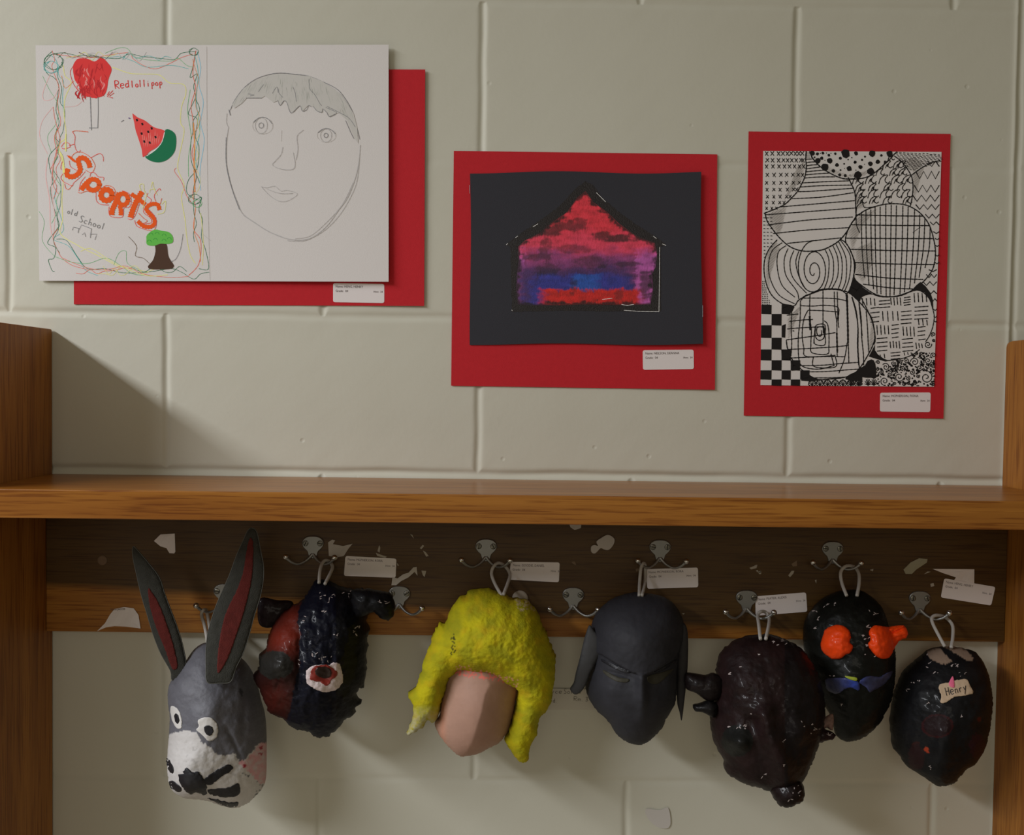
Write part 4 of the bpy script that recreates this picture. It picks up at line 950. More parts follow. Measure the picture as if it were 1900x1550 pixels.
# black lens shapes
iblot(A8([(95, 110), (160, 185), (240, 245), (310, 290), (250, 300), (180, 335), (165, 385), (90, 330), (25, 270), (60, 210)]), smooth=False)
iblot(A8([(760, 280), (840, 190), (890, 150), (950, 200), (1010, 280), (1040, 370), (1045, 490), (1030, 430), (990, 350), (940, 280), (880, 250), (820, 250)]), smooth=False)
iblot(A8([(345, 900), (345, 970), (380, 1020), (450, 1070), (520, 1095), (470, 1105), (380, 1080), (270, 1045), (300, 990)]), smooth=False)
iblot(A9([(1190, 105), (1250, 170), (1292, 190), (1292, 330), (1240, 380), (1130, 270), (1150, 210)]), smooth=False)
# basket weave
for cx, cy, hor, L, n_, gp in ((265, 390, 0, 90, 4, 48), (460, 415, 1, 130, 3, 40), (590, 385, 0, 90, 4, 38), (730, 380, 1, 85, 4, 30), (885, 340, 0, 110, 4, 48), (345, 545, 1, 105, 4, 56), (525, 560, 0, 120, 4, 60), (720, 575, 1, 125, 4, 48), (900, 520, 1, 160, 4, 48), (435, 725, 0, 115, 4, 45), (585, 740, 1, 85, 4, 50), (745, 745, 0, 110, 4, 43),
                          (915, 635, 0, 70, 3, 50), (905, 765, 1, 90, 4, 50), (430, 900, 1, 125, 4, 50), (580, 905, 0, 85, 4, 36), (735, 905, 1, 130, 4, 48), (870, 915, 0, 65, 3, 35), (430, 1040, 0, 50, 2, 50), (590, 1035, 1, 120, 3, 38), (735, 1010, 0, 40, 3, 42)):
    for k_ in range(n_):
        o_ = (k_ - (n_ - 1) / 2) * gp; a, b = rs.uniform(-6, 6), rs.uniform(-6, 6)
        if hor: ib(A8([(cx - L / 2 + a, cy + o_ + 6), (cx + L / 2 + b, cy + o_ - 6)]), 1.6)
        else: ib(A8([(cx + o_, cy - L / 2 + a), (cx + o_ + 8, cy + L / 2 + b)]), 1.6)
ib(A8([(175, 340), (210, 315), (300, 295), (400, 325), (520, 330), (640, 310), (760, 270), (860, 250), (940, 290), (1000, 360), (1030, 450), (1055, 560), (1040, 680), (1000, 790), (950, 870)]), 1.6)
ib(A8([(345, 980), (400, 1050), (480, 1090), (580, 1085), (700, 1060), (800, 1020), (880, 960)]), 1.6)
# curls lower right on ink
def curl(x, y, r, turns=1.6, z=A8):
    ib(z([(x + r * (1 - a / (turns * 6.8)) * math.cos(a * 1.0 + x), y + r * (1 - a / (turns * 6.8)) * math.sin(a + x)) for a in [i * .5 for i in range(int(turns * 12.5))]]), 1.5)
BIG = ((960, 1295, 85), (635, 1290, 62), (460, 1340, 58), (475, 1170, 52), (820, 1110, 58), (980, 1095, 48), (980, 900, 52), (1045, 780, 32), (790, 1235, 38), (720, 1100, 38), (740, 1305, 32), (565, 1125, 34), (650, 1110, 30), (420, 1230, 30), (680, 1185, 34), (520, 1255, 36), (880, 1180, 40), (1045, 1030, 40), (1040, 1165, 30), (380, 1115, 28), (375, 1195, 26), (860, 1280, 26), (820, 1370, 26), (690, 1375, 26), (580, 1370, 26), (900, 1010, 28), (840, 1010, 24), (610, 1185, 26), (560, 1200, 20), (745, 1370, 22), (1045, 1380, 24), (930, 1200, 22), (1010, 1230, 20), (1050, 850, 22))
for x, y, r in BIG: curl(x, y, r * .9)
for n_ in range(520):
    x, y = rs.uniform(360, 1060), rs.uniform(1000, 1395)
    if y < 1400 - (x - 360) * .62 - 180 and x < 900: continue
    if y < 1080 and x < 780: continue
    if min(math.hypot(x - a, y - b) - r for a, b, r in BIG) > -4: dot(mb, *A8([(x, y)])[0], rs.uniform(0.9, 2.4), IK, dP3, .00023)
# black blobs bottom middle, radiating arcs
iblot(A8([(225, 1150), (270, 1080), (330, 1090), (350, 1130), (360, 1300), (300, 1300), (240, 1300), (180, 1290), (120, 1280), (0, 1330), (0, 1290), (60, 1250), (120, 1225), (180, 1170)]))
iblot(A9([(1090, 1320), (1180, 1260), (1292, 1200), (1292, 1340), (1200, 1340)]), smooth=False)
for x in np.arange(690, 1290, 92):
    for a in np.arange(0, 7, 1): ib(A9([(x + 22 * math.cos(math.pi + a * .52), 1392 + 26 * math.sin(math.pi + a * .52)), (x + 42 * math.cos(math.pi + a * .52), 1388 + 58 * math.sin(math.pi + a * .52))]), 1.3)
    ib(A9([(x - 46, 1385), (x - 30, 1340), (x, 1325), (x + 30, 1340), (x + 46, 1385)]), 1.8); dot(mb, *A9([(x, 1382)])[0], 2.6, IK, dP3, .00023)
for x in (60, 160, 260, 330):
    for a in np.arange(0, 7, 1): ib(A8([(x + 14 * math.cos(math.pi + a * .52), 1385 + 20 * math.sin(math.pi + a * .52)), (x + 40 * math.cos(math.pi + a * .52), 1370 + 60 * math.sin(math.pi + a * .52))]), 1.3)
    dot(mb, *A8([(x, 1375)])[0], 3.2, IK, dP3, .00023)
mb.build('drawing_sheet', art3)
mb = MB(); name_label(mb, ((1633, 729), (1727, 728.5), (1726, 765), (1632.5, 764)), 'MCPHERSON, FIONA', dR3); mb.build('name_label', art3)

# ================================================================== NAME STICKERS AND SCRAPS ON THE RAIL
def sticker(c, nm, label, d=lambda u, v: BD, curl_=None):
    mb = MB(); dd = (lambda u, v: BD + curl_(u, v)) if curl_ else (lambda u, v: BD)
    name_label(mb, c, nm, dd, 0.0005)
    o = mb.build('name_sticker', origin=W(c[3][0], c[3][1], BD)); tag(o, label, 'label', 'name stickers on the hook rail'); return o
sticker(((641, 1032), (735.5, 1037), (734, 1072.5), (638, 1069)), 'MCPHERSON, RORA', 'white name sticker right of the hook that carries the navy and red mask', curl_=lambda u, v: .0015 * max(0, (650 - u) / 12))
sticker(((948, 1043), (1038.5, 1044), (1037, 1081), (943.5, 1076)), 'GOODIE, DANIEL', 'white name sticker touching the cord of the yellow haired mask', curl_=lambda u, v: .0008 * max(0, (960 - u) / 12))
sticker(((1198.5, 1056.5), (1295, 1053.5), (1295.5, 1090), (1201, 1093)), 'MCPHERSON, RORA', 'white name sticker just above the dark grey helmet mask', curl_=lambda u, v: .0002)
sticker(((1401.5, 1107), (1495.5, 1099.5), (1498, 1135.5), (1402, 1143)), 'PLATER, ALEXIS', 'white name sticker behind the hook prong that carries the maroon mask')
sticker(((1752, 1073.5), (1847, 1089.5), (1839, 1124), (1745.5, 1109)), 'HENG, HENRY', 'slanted name sticker, the lower of the two at the right end of the rail', curl_=lambda u, v: .0004)
def scrap(name, pts, label, cat, m=M_SCRAP, th=.0006, dep0=BD, group=None, smooth=False, extra=None):
    mb = MB(); P = clean(spline(pts, 3, True) if smooth else list(pts), .5)
    a, t, b, e = fill(P, 6)
    mb.add([W(u, v, dep0 + th + .0004 * (1 + math.sin(u * .21 + v * .17))) for u, v in a], t, m)
    k = len(P)
    mb.add([W(u, v, dep0 + th + .0004 * (1 + math.sin(u * .21 + v * .17))) for u, v in P] + [W(u, v, dep0 + .0001) for u, v in P], [[i, (i + 1) % k, k + (i + 1) % k, k + i] for i in range(k)], m)
    if extra: extra(mb)
    o = mb.build(name, origin=W(P[0][0], P[0][1], dep0)); return tag(o, label, cat, group)
Z5c = lambda pts: T(80, 960, 4.524, pts)
def fadedtext(q, s, h=5.2):
    def f(mb): put_text(mb, s, q, 0, 0, h, M_TEXT, lambda u, v: BD, .0018, wscale=.9)
    return f
scrap('torn_sticker', Z5c([(450, 960), (520, 890), (560, 820), (600, 770), (680, 755), (760, 765), (800, 820), (818, 935), (700, 920), (600, 915), (530, 925), (480, 945)]), 'torn white sticker peeling at the lower edge of the rail by the left side panel', 'label', M_LABEL,
      extra=fadedtext(((205, 1133), (245, 1132), (245, 1170), (205, 1170)), 'Name JACOB'))
scrap('torn_sticker', Z5c([(930, 200), (985, 145), (1105, 138), (1110, 290), (1100, 305), (1060, 302), (1035, 260), (985, 245)]), 'small torn white sticker on the rail beside the tip of the left rabbit ear', 'label', M_LABEL)
scrap('torn_sticker', T(1400, 960, 3.8, [(1255, 365), (1550, 368), (1549, 480), (1400, 455), (1420, 425), (1330, 395)]), 'torn name sticker partly under the slanted one at the right end of the rail', 'label', M_LABEL, th=.0001)
Z6c = lambda pts: T(480, 960, 3.958, pts); Z7c = lambda pts: T(940, 960, 3.958, pts)
scrap('paper_scrap', Z6c([(510, 185), (540, 165), (562, 170), (545, 198), (620, 212), (690, 195), (660, 230), (625, 285), (575, 295), (515, 285)]), 'ragged paper scrap behind the right prong of the upper left hook', 'paper scrap', group='paper scraps left on the rail')
scrap('paper_scrap', Z6c([(975, 500), (982, 440), (1020, 450), (1060, 420), (1100, 408), (1135, 370), (1160, 365), (1166, 430), (1145, 402), (1100, 442), (1045, 470), (1010, 500)]), 'ragged paper scrap trailing up from the hook between the navy and yellow masks', 'paper scrap', group='paper scraps left on the rail')
scrap('paper_scrap', Z7c([(660, 180), (700, 150), (745, 130), (790, 158), (785, 200), (750, 240), (710, 235), (690, 228), (650, 266), (622, 255), (622, 215), (650, 205), (672, 212)]), 'pale lump of torn paper on the rail above the yellow and helmet masks', 'paper scrap', group='paper scraps left on the rail', smooth=True, th=.002)
scrap('paper_scrap', Z7c([(455, 40), (550, 40), (545, 80), (500, 95), (470, 75)]), 'small paper scrap hanging just below the shelf edge near the middle', 'paper scrap', group='paper scraps left on the rail')
scrap('tape_strip', T(1400, 960, 3.8, [(1050, 370), (1100, 320), (1160, 290), (1220, 295), (1215, 320), (1140, 370), (1110, 400), (1065, 400)]), 'slanted yellowish tape strip on the rail left of the torn name sticker', 'tape', mat('old_tape', (.36, .34, .24), .7))
mb = MB(); p = W(965, 1111, BD + .002); sphere(mb, p, .0105, M_PUTTY, 1, .35, 1.0, 20, 12)
tag(mb.build('putty_blob', smooth=True, origin=W(965, 1111, BD)), 'round beige putty blob on the rail behind the top of the yellow haired mask', 'putty')
# tape with pencil writing on the wall
mb = MB(); c = ((975, 1277), (1110, 1280), (1112, 1318), (975, 1318)); dT = lambda u, v: .0016
M_TAPE = mat('masking_tape', (.60, .57, .49), rough=.8)
blot(mb, c, M_TAPE, dT, 0, 10, smooth=False)
k = [W(u, v, .0016) for u, v in c] + [W(u, v, .0004) for u, v in c]; mb.add(k, [[i, (i + 1) % 4, 4 + (i + 1) % 4, 4 + i] for i in range(4)], M_TAPE)
IKW = mat('pencil_writing', (.09, .075, .05), rough=.8)
wr = lambda q: ribbon(mb, q, .75, IKW, dT, .0002, step=1)
handwrite(wr, 'yce', (1023, 1287), (1044, 1287.5), 8); handwrite(wr, 'Son', (1046, 1287.5), (1066, 1288), 9); handwrite(wr, 's', (1074, 1287), (1080, 1287), 8)
handwrite(wr, 'd.', (1026, 1304), (1036, 1304), 8); handwrite(wr, 'Rm.3', (1065, 1301), (1093, 1302), 8)
tag(mb.build('name_tape', origin=W(975, 1318, 0)), 'strip of tape with pencil writing on the wall between the yellow and helmet masks', 'tape')
mb = MB(); pts = [(1198, 1502), (1224, 1504), (1240, 1500), (1243, 1534), (1222, 1536), (1203, 1520)]
blot(mb, pts, mat('pale_tape', (.60, .57, .54), rough=.7), dT, 0, 10); k = [W(u, v, .0016) for u, v in pts] + [W(u, v, .0004) for u, v in pts]
mb.add(k, [[i, (i + 1) % 6, 6 + (i + 1) % 6, 6 + i] for i in range(6)], mb.mats[0])
tag(mb.build('tape_scrap', origin=W(1210, 1536, 0)), 'faint pale scrap of tape low on the wall below the helmet mask', 'tape')

# ================================================================== MASKS
class MaskFrame:
    def __init__(s, cu, cv, w0, kx=.8, kz=.6):
        s.O = W(cu, cv, w0); a = CAM - s.O; a = a / abs(a.y)
        s.n = Vector((kx * a.x, -1, kz * a.z)).normalized()
        s.ex = Vector((0, 0, 1)).cross(s.n).normalized(); s.ez = s.n.cross(s.ex)
    def loc(s, u, v, lift=0.0):  # pixel -> local coordinates in the plane lifted by lift
        d = ray(u, v); o = s.O + s.n * lift; t = (o - CAM).dot(s.n) / d.dot(s.n); p = CAM + d * t - o
        return p.dot(s.ex), p.dot(s.ez)
    def wld(s, a, b, h): return s.O + s.ex * a + s.ez * b + s.n * h
def proj(p):
    q = M.transposed() @ (p - CAM); return 950 + q.x / q.y * F, 775 - q.z / q.y * F
class Shell:
    """papier mache shell raised from a traced outline; features and paint are functions of photograph position"""
    def __init__(s, fr, outline, H, name, parent, mat_, step=.0016, p=.55, feat=None, paint=None, lump=.0012, lscale=70, lift=0.0, thick=.003, rag=0.0, seed=0.0, smooth=True, spx=5.0, fade=.3):
        P = spline(outline, spx, True) if smooth else list(outline)
        L = [fr.loc(u, v, lift) for u, v in P]
        if rag:
            L = [(a + rag * noise.noise(Vector((a * 260, b * 260, seed))), b + rag * noise.noise(Vector((a * 260, b * 260, seed + 9)))) for a, b in L]
        pts, tris, bnd, e = fill(L, step); um = inflate(pts, e, bnd)
        h = H * um ** p
        uv = np.array([proj(fr.wld(a, b, lift + hh)) for (a, b), hh in zip(pts, h)])
        fd = np.clip(um, 0, 1) ** fade
        if feat is not None: h = h + feat(uv[:, 0], uv[:, 1]) * fd
        if lump: h = h + lump * fbm(pts, lscale, 4, seed) * fd
        uv = np.array([proj(fr.wld(a, b, lift + hh)) for (a, b), hh in zip(pts, h)])
        n = len(pts); fv = [fr.wld(a, b, lift + hh) for (a, b), hh in zip(pts, h)]; bv = [fr.wld(a, b, lift + hh - thick) for (a, b), hh in zip(pts, h)]
        T2 = []
        for f in tris:
            a, b, c_ = pts[f[0]], pts[f[1]], pts[f[2]]
            ccw = (b[0] - a[0]) * (c_[1] - a[1]) - (b[1] - a[1]) * (c_[0] - a[0]) > 0
            T2.append(list(f) if ccw else list(f)[::-1])
        fs = list(T2) + [[n + i for i in f[::-1]] for f in T2]
        ed = {}
        for f in T2:
            for i in range(len(f)): ed[(f[i], f[(i + 1) % len(f)])] = 1
        for (i, j2) in ed:
            if (j2, i) not in ed: fs.append([j2, i, n + i, n + j2])
        mb = MB(); cols = None
        if paint is not None:
            c = np.clip(paint(uv[:, 0], uv[:, 1], pts), .002, .95); cols = np.vstack([c, c])
        mb.add(fv + bv, fs, mat_, cols)
        s.o = mb.build(name, parent, smooth=True); s.fv = fv; s.tris = T2; s.fr = fr
        s.bvh = BVHTree.FromPolygons([tuple(v) for v in fv], T2)
    def hit(s, u, v):
        d = ray(u, v).normalized(); r = s.bvh.ray_cast(CAM, d)
        return r[0] if r[0] is not None else None
def patch(sh, poly, m, name, parent, lift=.0006, step=2.5, smooth=True, puff=0.0, thick=.0008, paint=None, rag=0.0, p=.5):
    P = spline(poly, 3.0, True) if smooth else list(poly)
    if rag: P = [(u + rag * noise.noise(Vector((u * .35, v * .35, 3))), v + rag * noise.noise(Vector((u * .35, v * .35, 8)))) for u, v in P]
    pts, tris, bnd, e = fill(P, step); um = inflate(pts, e, bnd) if puff else np.zeros(len(pts))
    hits = [sh.hit(u, v) for u, v in pts]
    ok = [i for i, h in enumerate(hits) if h is not None]
    if not ok: return None
    A_ = np.array([tuple(pts[i]) for i in ok])
    fr = sh.fr; front, back = [], []
    dist = {i: (hits[i] - CAM).length for i in ok}; dl = np.array([dist[i] for i in ok])
    for i, (u, v) in enumerate(pts):
        if hits[i] is None:      # past the silhouette: keep the depth of the nearest hit
            k_ = int(np.argmin(((A_ - pts[i]) ** 2).sum(1))); q = CAM + ray(u, v).normalized() * dl[k_]
        else: q = hits[i]
        d = (CAM - q).normalized(); hh = lift + puff * um[i] ** p
        if puff: hh += puff * .12 * noise.noise(Vector((u * .12, v * .12, 4))) * um[i] ** .3
        front.append(q + d * hh); back.append(q - d * thick)
    n = len(pts); T2 = []
    for f in tris:
        a, b, c_ = pts[f[0]], pts[f[1]], pts[f[2]]
        ccw = (b[0] - a[0]) * (c_[1] - a[1]) - (b[1] - a[1]) * (c_[0] - a[0]) > 0
        T2.append(list(f)[::-1] if ccw else list(f))
    ed = {(f[i], f[(i + 1) % len(f)]): 1 for f in T2 for i in range(len(f))}
    fs = list(T2) + [[n + i for i in f[::-1]] for f in T2] + [[j2, i, n + i, n + j2] for (i, j2) in ed if (j2, i) not in ed]
    mb = MB(); cols = None
    if paint is not None:
        c = np.clip(paint(pts[:, 0], pts[:, 1], pts / 1400.0), .002, .95); cols = np.vstack([c, c])
    mb.add(front + back, fs, m, cols)
    return mb.build(name, parent, smooth=True)
def G(U, V, cu, cv, su, sv, amp, rot=0.0):
    du, dv = U - cu, V - cv; c, s_ = math.cos(rot), math.sin(rot)
    a, b = c * du + s_ * dv, -s_ * du + c * dv
    return amp * np.exp(-(a / su) ** 2 - (b / sv) ** 2)
def jit(U, V, amp, sc, seed=0.0):
    a = np.array([noise.fractal(Vector((u * sc, v * sc, seed)), .8, 2.2, 3) for u, v in zip(U, V)])
    b = np.array([noise.fractal(Vector((u * sc, v * sc, seed + 20)), .8, 2.2, 3) for u, v in zip(U, V)])
    return U + a * amp, V + b * amp
def nz(U, V, sc, seed=0.0, o=3): return np.array([noise.fractal(Vector((u * sc, v * sc, seed)), .9, 2.1, o) for u, v in zip(U, V)])
def flecks(col, U, V, spots, fc=None, seed=5.0, thr=.35, sc=.55):
    if spots: SPOTS.extend(spots)
    return col
SPOTS = []
M_GLINT = mat('pale_glint_slivers', (.40, .34, .33), rough=.7)  # pale colour standing in for highlights on the dark gloss
def glints(sh, per=3.2, size=1.0, name='painted_glints'):
    """pale slivers laid on the shell as painted glints of its glossy paint"""
    global SPOTS
    mb = MB(); r_ = random.Random(len(SPOTS) * 7 + 1)
    for (cu, cv, ru, rv) in SPOTS:
        n = max(2, int(per * (ru * rv) ** .5 / 6))
        for k_ in range(n):
            a = r_.uniform(0, 6.28); q = r_.random() ** .5; u = cu + ru * q * math.cos(a); v = cv + rv * q * math.sin(a)
            t = r_.uniform(-.9, .5) if r_.random() < .6 else r_.uniform(0, 3.1); L = r_.uniform(1.2, 4.2) * size; w_ = r_.uniform(.4, 1.1) * size
            m_ = 6; P = []
            for i in range(m_):
                b = 6.283 * i / m_; x, y = L * math.cos(b) * r_.uniform(.6, 1.2), w_ * math.sin(b) * r_.uniform(.5, 1.6)
                P.append((u + x * math.cos(t) - y * math.sin(t), v + x * math.sin(t) + y * math.cos(t)))
            H = [sh.hit(*p) for p in P]
            if any(h is None for h in H): continue
            mb.add([h + (CAM - h).normalized() * .0007 for h in H], [list(range(m_))], M_GLINT)
    SPOTS = []
    if mb.v: tag(mb.build(name, sh.o), kind='stuff')
def cord(parent, pts, name='hanging_loop', m=M_CORD, r=.0021):
    mb = MB(); q = [W(u, v, d) for u, v, d in pts]; tube(mb, spline3(q, 7), r, m, 10)
    return mb.build(name, parent, smooth=True)
def mask_thing(name, u, v, w0, label): return thing(name, W(u, v, w0), label, 'mask', 'papier mache masks hanging from the hooks')

# ---- rabbit
Zr = lambda pts: T(230, 960, 2.768, pts)
rab = mask_thing('rabbit_mask', 403, 1330, .07, 'grey and white papier mache rabbit mask with tall red lined ears')
fr = MaskFrame(403, 1335, .066, .85, .55)
M_RAB = paint_mat('rabbit_paint', rough=.55, spec=.35, bump=.45, bscale=160, bdist=.0015)
head = Zr([(330, 720), (365, 675), (420, 645), (490, 660), (560, 695), (620, 740), (662, 800), (688, 870), (705, 940), (724, 1010), (732, 1100), (733, 1250), (728, 1350), (708, 1395), (672, 1435), (635, 1468), (590, 1486), (540, 1488), (480, 1470), (430, 1450), (380, 1442), (320, 1438), (278, 1422), (242, 1390), (228, 1330), (222, 1260), (226, 1180), (232, 1100), (235, 1020), (226, 950), (226, 890), (240, 845), (280, 800), (305, 760)])
def rab_feat(U, V):
    z = Zr([(300, 1300), (540, 1180), (350, 1380), (430, 1000), (620, 1000), (260, 1130)])
    h = G(U, V, *z[0], 42, 40, .012) + G(U, V, *z[2], 30, 22, .008) + G(U, V, *z[3], 26, 50, .006) - G(U, V, *z[1], 22, 26, .003) - G(U, V, *z[4], 8, 60, .003, .1)
    return h + G(U, V, *Zr([(560, 1150)])[0], 3.5, 26, -.003, -.45)
GREYR = np.array((.120, .120, .140)); WHR = np.array((.55, .53, .52)); PKR = np.array((.62, .33, .35))
muz = Zr([(200, 1180), (232, 1120), (260, 1105), (320, 1095), (372, 1105), (400, 1155), (450, 1190), (478, 1220), (520, 1225), (565, 1212), (600, 1262), (640, 1225), (690, 1165), (760, 1165), (760, 1560), (180, 1560)])
pnk = Zr([(585, 1262), (640, 1235), (700, 1160), (770, 1160), (770, 1360), (700, 1370), (650, 1320)])
def rab_paint(U, V, pts):
    u2, v2 = jit(U, V, 2.0, .18, 1.0); c = np.tile(GREYR, (len(U), 1)) * (1 + .16 * nz(U, V, .05, 2)[:, None] + .10 * nz(U, V, .4, 4)[:, None])
    m_ = inside(muz, u2, v2); c[m_] = WHR * (1 + .06 * nz(U, V, .2, 6)[m_][:, None])
    g = m_ & (nz(U, V, .12, 9) > .28) & (V > Zr([(0, 1180)])[0][1]) & (V < Zr([(0, 1330)])[0][1]) & (U > Zr([(320, 0)])[0][0]); c[g] = c[g] * .8
    p_ = inside(pnk, u2, v2); t = np.clip(.75 + nz(U, V, .1, 12), 0, 1)[p_][:, None]; c[p_] = WHR * (1 - t) + PKR * t
    z = Zr([(705, 1185), (700, 1215), (620, 1277)])
    for cu, cv in z:
        k_ = np.hypot(u2 - cu, v2 - cv) < 3; c[k_] = (.35, .03, .05)
    k_ = inside(Zr([(600, 1310), (660, 1330), (700, 1390), (640, 1470), (690, 1420), (720, 1380)]), u2, v2) & (nz(U, V, .5, 3) > .12); c[k_] = (.12, .12, .13)
    k_ = inside(Zr([(590, 870), (615, 900), (605, 925), (590, 905)]), U, V); c[k_] = (.05, .05, .06)
    return c
H1 = Shell(fr, head, .062, 'head', rab, M_RAB, p=.52, feat=rab_feat, paint=rab_paint, lump=.0016, lscale=60, seed=1)
M_BLK = mat('black_paint', (.012, .012, .016), rough=.45, spec=.4, bump=.4, bscale=300)
M_EYEW = mat('white_paint', (.62, .60, .58), rough=.6, bump=.3, bscale=200)
e1 = patch(H1, Zr([(240, 972), (265, 976), (285, 1000), (298, 1050), (292, 1085), (270, 1083), (250, 1052), (240, 1010)]), M_EYEW, 'eye', rab, rag=1.2)
patch(H1, Zr([(258, 1015), (275, 1012), (284, 1045), (276, 1062), (262, 1050)]), M_BLK, 'pupil', e1, lift=.0012, rag=2)
e2 = patch(H1, Zr([(382, 1040), (430, 1028), (465, 1045), (483, 1085), (478, 1125), (455, 1148), (425, 1145), (402, 1118), (372, 1094), (384, 1075)]), M_EYEW, 'eye', rab, rag=1.5)
patch(H1, Zr([(415, 1075), (445, 1072), (460, 1095), (450, 1120), (430, 1122), (412, 1100)]), M_BLK, 'pupil', e2, lift=.0012, rag=1.5)
patch(H1, Zr([(318, 1288), (350, 1308), (385, 1310), (420, 1365), (426, 1402), (415, 1432), (380, 1415), (342, 1425), (310, 1400), (287, 1362), (280, 1322), (300, 1322)]), M_BLK, 'nose', rab, rag=3, puff=.002)
for pl in ([(410, 1350), (460, 1312), (520, 1276), (555, 1276), (555, 1300), (500, 1335), (460, 1368), (430, 1378)], [(430, 1400), (480, 1396), (540, 1388), (585, 1368), (598, 1400), (585, 1430), (520, 1440), (470, 1432), (437, 1418)], [(428, 1442), (480, 1452), (540, 1466), (585, 1464), (578, 1488), (530, 1488), (480, 1470)],
           [(218, 1240), (235, 1250), (255, 1290), (250, 1318), (236, 1310), (222, 1280)], [(232, 1356), (265, 1362), (292, 1392), (290, 1412), (264, 1408), (236, 1386)]):
    patch(H1, Zr(pl), M_BLK, 'whisker', rab, rag=2.2)
M_EAR = mat('ear_grey_fabric', (.040, .040, .034), rough=.9, bump=.9, bscale=900, var=.35)
M_LIN = mat('ear_red_lining', (.11, .016, .013), rough=.95, bump=.9, bscale=1000, var=.3)
def ear(poly, lin_, tip_dep, base_dep, kx):
    fe = MaskFrame(*[sum(c) / len(poly) for c in zip(*poly)], (tip_dep + base_dep) / 2, kx, 0)
    # lean the ear so that its base meets the head and its tip stands by tip_dep
    v0 = min(p[1] for p in poly); v1 = max(p[1] for p in poly); zt, zb = W(950, v0, tip_dep).z, W(950, v1, base_dep).z
    sl = (tip_dep - base_dep) / (zt - zb)
    fe.n = Vector((fe.n.x, -1, -sl)).normalized(); fe.ex = Vector((0, 0, 1)).cross(fe.n).normalized(); fe.ez = fe.n.cross(fe.ex)
    sh = Shell(fe, poly, .004, 'ear', rab, M_EAR, step=.002, p=.5, lump=.0006, thick=.0025, seed=3)
    patch(sh, lin_, M_LIN, 'ear_lining', sh.o, lift=.0005, rag=1.0)
    mb = MB(); ring = [p for p in spline(poly, 4, True)]
    q = [fe.wld(*fe.loc(u, v), .0002) for u, v in ring]; q.append(q[0]); tube(mb, q, .0006, mat('ear_edge', (.10, .10, .09), .9), 5); mb.build('edge_wire', sh.o, smooth=True)
ear(Zr([(48, 150), (75, 175), (130, 240), (182, 310), (212, 400), (242, 480), (272, 560), (302, 660), (320, 760), (314, 838), (250, 838), (240, 790), (190, 700), (150, 600), (120, 500), (90, 400), (62, 280), (46, 200)]),
    Zr([(125, 365), (160, 410), (190, 470), (220, 550), (252, 650), (275, 765), (247, 778), (215, 690), (180, 605), (150, 520), (130, 440)]), .075, .082, .3)
ear(Zr([(655, 55), (682, 75), (702, 170), (717, 250), (715, 330), (697, 420), (670, 505), (642, 610), (612, 700), (575, 775), (548, 845), (490, 852), (430, 848), (422, 760), (425, 640), (440, 560), (472, 460), (510, 370), (545, 290), (577, 200), (612, 120), (635, 70)]),
    Zr([(645, 110), (662, 125), (662, 250), (650, 350), (626, 450), (600, 540), (572, 620), (545, 700), (512, 765), (482, 802), (480, 740), (490, 640), (512, 530), (542, 450), (582, 370), (612, 280), (628, 180)]), .085, .112, .5)
cord(rab, [(386, 1196, .075), (380, 1163, .05), (374, 1142, .036), (377, 1133, .036), (383, 1134, .028), (388, 1160, .045), (392, 1196, .075)])

# ---- navy and red mask
Zn = lambda pts: T(470, 1060, 4.557, pts)
nav = mask_thing('monster_mask', 600, 1220, .07, 'navy and red papier mache mask with one white ringed eye and a side horn')
fr = MaskFrame(598, 1222, .062, .7, .5)
M_NAV = paint_mat('navy_paint', rough=.5, spec=.10, bump=.5, bscale=170, bdist=.0014, coat=.10)
body = Zn([(530, 80), (640, 80), (720, 120), (820, 150), (920, 150), (990, 190), (1010, 280), (985, 360), (955, 420), (985, 470), (980, 520), (962, 560), (972, 620), (960, 700), (956, 800), (950, 900), (935, 980), (900, 985), (868, 1042), (902, 1080), (916, 1115), (868, 1150), (850, 1210), (780, 1250), (740, 1300), (690, 1350), (640, 1390), (560, 1398), (512, 1390), (480, 1345), (400, 1335), (312, 1300), (280, 1255), (200, 1225), (132, 1180), (96, 1100), (60, 1000), (12, 930), (6, 870), (55, 800), (48, 740), (60, 690), (118, 640), (120, 560), (180, 440), (250, 350), (350, 280), (430, 230), (480, 150)])
redp = Zn([(430, 200), (385, 330), (372, 440), (398, 520), (386, 620), (385, 700), (402, 780), (365, 900), (340, 1020), (318, 1150), (280, 1270), (-60, 1270), (-60, 200)])
def nav_feat(U, V):
    z = Zn([(190, 790), (600, 880), (780, 500), (230, 570), (500, 1100), (190, 1060)])
    return G(U, V, *z[0], 30, 27, .018) + G(U, V, *z[1], 38, 34, .010) - G(U, V, *z[1], 18, 14, .010) + G(U, V, *z[2], 40, 40, .006) + G(U, V, *z[3], 25, 25, .006) + G(U, V, *z[4], 40, 30, .004) - G(U, V, *Zn([(390, 700)])[0], 6, 70, .004)
